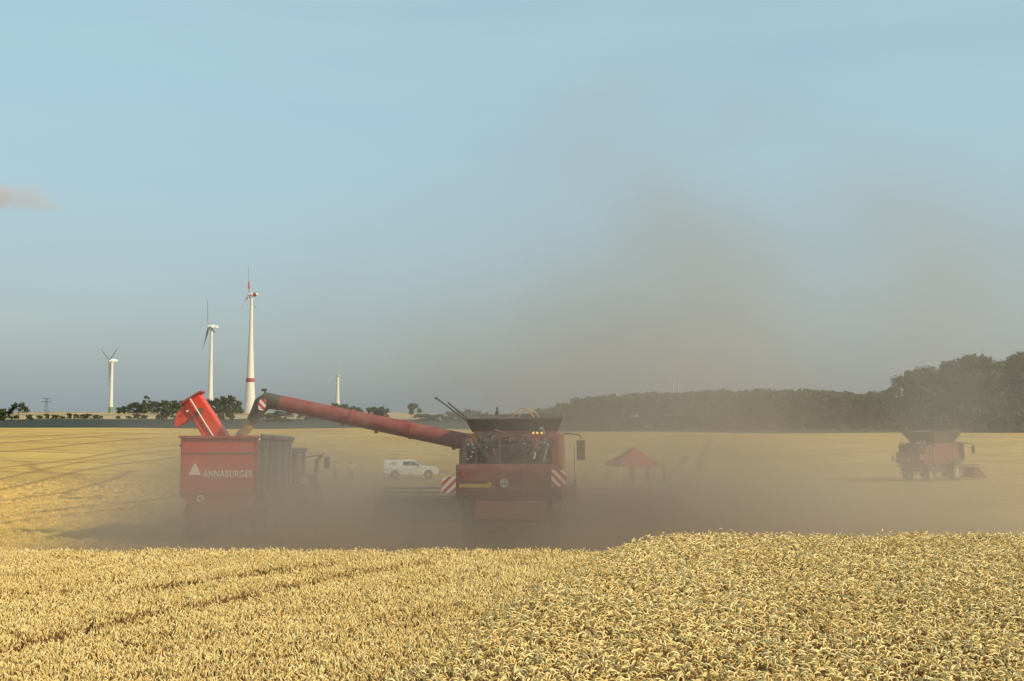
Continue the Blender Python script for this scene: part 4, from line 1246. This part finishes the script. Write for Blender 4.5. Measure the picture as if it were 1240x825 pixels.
# ------------------------------------------------------------------ gazebo tent
def gazebo(loc, rz):
    t = empty('gazebo_tent', loc, rz, 'red peaked canopy tent on pale legs beyond the harvester', 'tent')
    w, d, h, p = 1.9, 1.9, 1.8, 3.2
    mb = MB(); n = 8
    # concave pyramid canopy, thin
    def ring(s, dz=0):
        k = 1 - s; zz = h + (p - h) * (s ** 1.25 * .9 + .1 * s) + dz
        return [(-w * k, -d * k, zz), (w * k, -d * k, zz), (w * k, d * k, zz), (-w * k, d * k, zz)]
    for i in range(n):
        a, b_ = ring(i / n), ring((i + 1) / n * (1 if i < n - 1 else .995))
        mb.add(a + b_, [(j, (j + 1) % 4, 4 + (j + 1) % 4, 4 + j) for j in range(4)])
    mb.add(ring(.995), [(0, 1, 2, 3)])
    c = mb.build('canopy', M['canvas_red'], t)
    sd_ = c.modifiers.new('thickness', 'SOLIDIFY'); sd_.thickness = .02
    mb = MB()
    for i in range(4):
        a = [(-w, -d), (w, -d), (w, d), (-w, d)]; A, B = a[i], a[(i + 1) % 4]
        k = 10
        for q in range(k):
            x0, y0 = A[0] + (B[0] - A[0]) * q / k, A[1] + (B[1] - A[1]) * q / k; x1, y1 = A[0] + (B[0] - A[0]) * (q + 1) / k, A[1] + (B[1] - A[1]) * (q + 1) / k
            mb.add([(x0, y0, h - .24 - .03 * (q % 2)), (x1, y1, h - .24 - .03 * ((q + 1) % 2)), (x1, y1, h), (x0, y0, h)], [(0, 1, 2, 3)])
    vl = mb.build('valance', M['canvas_red'], c); s2 = vl.modifiers.new('thickness', 'SOLIDIFY'); s2.thickness = .015
    for sx in (-1, 1):
        for sy in (-1, 1):
            mb = MB(); mb.box((sx * (w - .06), sy * (d - .06), h / 2 - .05), (.09, .09, h - .1)); mb.box((sx * (w - .06), sy * (d - .06), .02), (.22, .22, .04)); mb.build('leg', M['wpaint'], t)
    mb = MB()
    for i in range(4):
        a = [(-w, -d), (w, -d), (w, d), (-w, d)]; A, B = a[i], a[(i + 1) % 4]
        mb.path([(A[0] * .96, A[1] * .96, h - .45), ((A[0] + B[0]) / 2 * .96, (A[1] + B[1]) / 2 * .96, h - .12), (B[0] * .96, B[1] * .96, h - .45)], .02, 5)
    mb.build('scissor_frame', M['steel'], t)
    return t
x = (766 - 620) / FPX * 96
gazebo((x, 96, gz(x, 96)), R(14))

# ------------------------------------------------------------------ people
def skin_mesh(name, nodes, edges, mat, parent, levels=1):
    me = bpy.data.meshes.new(name)
    me.from_pydata([n[:3] for n in nodes], edges, [])
    o = bpy.data.objects.new(name, me); COL.objects.link(o)
    sk = o.modifiers.new('skin', 'SKIN'); sk.use_smooth_shade = True
    for i, n in enumerate(nodes):
        rx = n[3]; ry = n[4] if len(n) > 4 else n[3]
        me.skin_vertices[0].data[i].radius = (rx, ry)
        me.skin_vertices[0].data[i].use_root = (i == 0)
    ss = o.modifiers.new('sub', 'SUBSURF'); ss.levels = levels; ss.render_levels = levels
    dg = bpy.context.evaluated_depsgraph_get(); dg.update()
    m2 = bpy.data.meshes.new_from_object(o.evaluated_get(dg))
    bpy.data.objects.remove(o)
    m2.materials.clear(); m2.materials.append(mat)
    for p in m2.polygons: p.use_smooth = True
    o = bpy.data.objects.new(name, m2); COL.objects.link(o); o.parent = parent
    return o
def person(px, Y, rz, h, shirt, label, arm=0):
    x = (px - 620) / FPX * Y
    t = empty('person', (x, Y, gz(x, Y)), rz, label, 'person', 'people standing in the stubble')
    k = h / 1.75; a = arm
    N = [(0, 0, .95, .13, .10), (0, 0, 1.12, .125, .095), (0, 0, 1.30, .15, .10), (0, 0, 1.44, .12, .085), (0, -.01, 1.50, .055), (0, -.01, 1.56, .06), (0, .01, 1.66, .088, .10), (0, 0, 1.74, .06, .07),
         (-.18, 0, 1.41, .06), (-.24, .02, 1.15, .045), (-.22, .10 + a * .1, .92 + a * .2, .035), (-.21, .13 + a * .16, .84 + a * .25, .03),
         (.18, 0, 1.41, .06), (.25, .0, 1.15, .045), (.24, .06 + a * .2, .93 + a * .25, .035), (.22, .09 + a * .26, .85 + a * .3, .03),
         (-.10, 0, .85, .09), (-.12, .02, .48, .06), (-.13, 0, .10, .04), (-.14, .12, .04, .035),
         (.10, 0, .85, .09), (.12, .02, .48, .06), (.13, -.02, .10, .04), (.15, .10, .04, .035)]
    E = [(0, 1), (1, 2), (2, 3), (3, 4), (4, 5), (5, 6), (6, 7), (3, 8), (8, 9), (9, 10), (10, 11), (3, 12), (12, 13), (13, 14), (14, 15), (0, 16), (16, 17), (17, 18), (18, 19), (0, 20), (20, 21), (21, 22), (22, 23)]
    # fingers: short chains from each palm
    for hi, sx in ((11, -1), (15, 1)):
        hx, hy, hz = N[hi][:3]
        for f, (dx, dl) in enumerate(((-.025, .07), (-.008, .08), (.009, .075), (.026, .06))):
            N.append((hx + dx * .4, hy + dx, hz - .05, .008)); E.append((hi, len(N) - 1))
            N.append((hx + dx * .4 - sx * .01, hy + dx + .01, hz - .05 - dl * .6, .007)); E.append((len(N) - 2, len(N) - 1))
        N.append((hx - sx * .02, hy + .045, hz - .02, .009)); E.append((hi, len(N) - 1))
        N.append((hx - sx * .03, hy + .06, hz - .05, .008)); E.append((len(N) - 2, len(N) - 1))
    bo = skin_mesh('body', [tuple(v * k for v in n) for n in N], E, M['skin'], t)
    g = .018
    SN = [(0, 0, .90, .15, .12), (0, 0, 1.12, .145, .115), (0, 0, 1.30, .17, .12), (0, 0, 1.44, .13, .10), (-.19, 0, 1.42, .078), (-.245, .02, 1.17, .062), (.19, 0, 1.42, .078), (.255, .0, 1.17, .062)]
    skin_mesh('shirt', [tuple(v * k for v in n) for n in SN], [(0, 1), (1, 2), (2, 3), (3, 4), (4, 5), (3, 6), (6, 7)], shirt, t)
    TN = [(0, 0, .95, .145, .12), (-.10, 0, .84, .108), (-.12, .02, .48, .08), (-.13, 0, .09, .062), (.10, 0, .84, .108), (.12, .02, .48, .08), (.13, -.02, .09, .062)]
    skin_mesh('trousers', [tuple(v * k for v in n) for n in TN], [(0, 1), (1, 2), (2, 3), (0, 4), (4, 5), (5, 6)], M['denim'], t)
    mb = MB(); c = Vector((0, -.012, 1.70)) * k
    prof = [(0, .085 * k)] + [(math.sin(q) * .105 * k, math.cos(q) * .085 * k) for q in [PI / 2 * j / 5 for j in range(1, 6)]] + [(.10 * k, -.03 * k)]
    mb.lathe(prof, c, 2, 18); mb.build('hair', M['hair'], t, smooth=True)
    # face: eyes, nose, ears
    mb = MB()
    for sx in (-1, 1): mb.path([Vector((sx * .032, .095, 1.665)) * k, Vector((sx * .032, .105, 1.665)) * k], .010, 6)
    mb.build('eyes', M['hair'], t)
    return t
person(764, 97, R(160), 1.76, M['shirt'], 'person in a pale shirt under the middle of the red tent', .2)
person(783, 96.4, R(200), 1.72, M['shirt'], 'person in a pale shirt under the red tent beside its right legs', .5)
person(802, 95, R(170), 1.74, M['shirt2'], 'person in a pinkish top standing outside, right of the red tent', .1)
person(407, 98, R(150), 1.78, M['shirt'], 'left one of two people faint in the dust between tractor and pickup', .6)
person(426, 99, R(210), 1.74, M['shirt'], 'right one of two people faint in the dust between tractor and pickup', .2)

# ------------------------------------------------------------------ dust (volumes)
def volume_mat(name, color, aniso=.3, mul=1.0):
    m = bpy.data.materials.new(name); m.use_nodes = True; nt = m.node_tree
    nt.nodes.remove(nt.nodes['Principled BSDF'])
    pv = nt.nodes.new('ShaderNodeVolumePrincipled')
    pv.inputs['Color'].default_value = (*color, 1); pv.inputs['Density'].default_value = mul
    pv.inputs['Anisotropy'].default_value = aniso
    nt.links.new(pv.outputs[0], nt.nodes['Material Output'].inputs['Volume'])
    return m

def volume_obj(name, lo, hi, res, blobs, nscale, ncut, mat, nmix=.75, warp=0):
    """blobs: (centre, radii, density, sharpness). A voxel grid of density computed once from a field."""
    ng = bpy.data.node_groups.new(name, 'GeometryNodeTree')
    ng.interface.new_socket('Geometry', in_out='INPUT', socket_type='NodeSocketGeometry')
    ng.interface.new_socket('Geometry', in_out='OUTPUT', socket_type='NodeSocketGeometry')
    N = ng.nodes.new; L = ng.links.new
    go = N('NodeGroupOutput'); N('NodeGroupInput')
    pos = N('GeometryNodeInputPosition').outputs[0]
    def vm(op, a, b=None):
        n = N('ShaderNodeVectorMath'); n.operation = op
        for i, v in ((0, a), (1, b)):
            if v is None: continue
            if isinstance(v, bpy.types.NodeSocket): L(v, n.inputs[i])
            else: n.inputs[i].default_value = v
        return n
    def mt(op, *a, clamp=False):
        n = N('ShaderNodeMath'); n.operation = op; n.use_clamp = clamp
        for i, v in enumerate(a):
            if isinstance(v, bpy.types.NodeSocket): L(v, n.inputs[i])
            else: n.inputs[i].default_value = v
        return n.outputs[0]
    n1 = N('ShaderNodeTexNoise'); n1.inputs['Scale'].default_value = nscale; n1.inputs['Detail'].default_value = 4; n1.inputs['Roughness'].default_value = .55
    L(pos, n1.inputs['Vector'])
    P = pos
    if warp:
        nw = N('ShaderNodeTexNoise'); nw.inputs['Scale'].default_value = nscale * .7; nw.inputs['Detail'].default_value = 3; L(pos, nw.inputs['Vector'])
        w = vm('SUBTRACT', nw.outputs['Color'], (.5, .5, .5)).outputs[0]
        w = vm('MULTIPLY', w, (warp, warp, warp * .6)).outputs[0]
        P = vm('ADD', pos, w).outputs[0]
    nz = mt('MULTIPLY', mt('SUBTRACT', n1.outputs[0], ncut, clamp=False), 1 / (1 - ncut) * 1.4)
    nz = mt('MAXIMUM', nz, 0)
    tot = None
    for c, r_, d, p in blobs:
        q = vm('DIVIDE', vm('SUBTRACT', P, c).outputs[0], r_).outputs[0]
        l2 = vm('DOT_PRODUCT', q, q).outputs['Value']
        e = mt('MULTIPLY', mt('EXPONENT', mt('MULTIPLY', mt('POWER', l2, p), -1)), d)
        tot = e if tot is None else mt('ADD', tot, e)
    dens = mt('MULTIPLY', tot, mt('ADD', 1 - nmix, mt('MULTIPLY', nz, nmix)))
    dens = mt('SUBTRACT', dens, .0006)
    dens = mt('MAXIMUM', dens, 0)
    vc = N('GeometryNodeVolumeCube')
    L(dens, vc.inputs['Density'])
    vc.inputs['Min'].default_value = lo; vc.inputs['Max'].default_value = hi
    vc.inputs['Resolution X'].default_value, vc.inputs['Resolution Y'].default_value, vc.inputs['Resolution Z'].default_value = res
    sm_ = N('GeometryNodeSetMaterial'); sm_.inputs['Material'].default_value = mat
    L(vc.outputs[0], sm_.inputs[0]); L(sm_.outputs[0], go.inputs[0])
    me = bpy.data.meshes.new(name)
    me.materials.append(mat)
    o = bpy.data.objects.new(name, me); COL.objects.link(o)
    md = o.modifiers.new('volume', 'NODES'); md.node_group = ng
    return o
M['dust'] = volume_mat('coarse_dust_air', (.60, .525, .455), .2)
M['fine'] = volume_mat('fine_dust_air', (.58, .555, .54), .2)
BANK = [  # centre, radii, density, sharpness
    ((4, 37, .0), (15.5, 8.5, 2.2), .30, 2.2),       # dense ground layer round the machines
    ((-7.2, 33.2, .4), (5.8, 5.5, 3.5), .32, 1.8),   # lobe in front of the cart
    ((4.3, 31.9, .9), (6.6, 4.2, 5.6), .30, 2.0),        # in front of the combine
    ((12, 38, .0), (9, 7, 3.0), .16, 2.0),
    ((-1, 32.4, -.2), (11, 4.2, 2.3), .34, 2.2),
    ((8, 60, .3), (22, 24, 3.4), .022, 1.5),         # wide thin layer behind
    ((36, 80, -.5), (20, 20, 3.8), .017, 1.5),         # round the far combine
    ((-13.5, 80, -1), (9, 9, 2.7), .05, 1.6),          # thin drift before the people
    ((-11.2, 41.5, .9), (4.2, 4.5, 2.9), .15, 2.4),   # shoulder left of the cart
    ((-7.5, 44, .8), (5.5, 6, 3.0), .06, 1.8),            # round the tractor
]
o = volume_obj('dust_bank', (-22, 25.5, -2.5), (80, 118, 9), (180, 160, 34), BANK, .22, .27, M['dust'], .8, 5)
tag(o, 'dense brown harvest dust lying along the ground round the machines', 'dust', kind='stuff')
PLUME = [
    ((-4.5, 43, 4.2), (8, 8, 4.6), .058, 1.4),
    ((1, 45, 7), (9, 9, 5.8), .075, 1.5),
    ((5.5, 48, 10.5), (8, 9, 5.0), .078, 1.8),
    ((7, 48, 15.0), (6.2, 8, 4.4), .088, 2.0),
    ((14, 54, 10), (10, 10, 6.5), .070, 1.7),
    ((25, 62, 8), (14, 14, 8.0), .038, 1.5),
    ((36, 74, 13), (18, 16, 11), .020, 1.4),
    ((19, 46, 2.5), (13, 9, 4.0), .024, 1.5),
]
o = volume_obj('dust_plume', (-22, 26, -1), (80, 118, 26), (140, 130, 50), PLUME, .11, .40, M['fine'], .95, 11)
tag(o, 'pale grey dust plume billowing up into the sky above the combine', 'dust', kind='stuff')

# small cloud far left
M['cloud'] = volume_mat('cloud_vapour', (.84, .81, .85), .2)
cpos = W(18, 240, 3000)
CB = [((cpos.x, 3000, cpos.z), (95, 90, 30), .03, 1.2), ((cpos.x - 60, 3000, cpos.z + 5), (80, 80, 26), .03, 1.2), ((cpos.x + 110, 3000, cpos.z - 22), (70, 60, 9), .012, 1.2)]
o = volume_obj('cloud', (cpos.x - 260, 2850, cpos.z - 90), (cpos.x + 260, 3150, cpos.z + 90), (70, 40, 30), CB, .012, .42, M['cloud'], .9, 60)
tag(o, kind='structure')
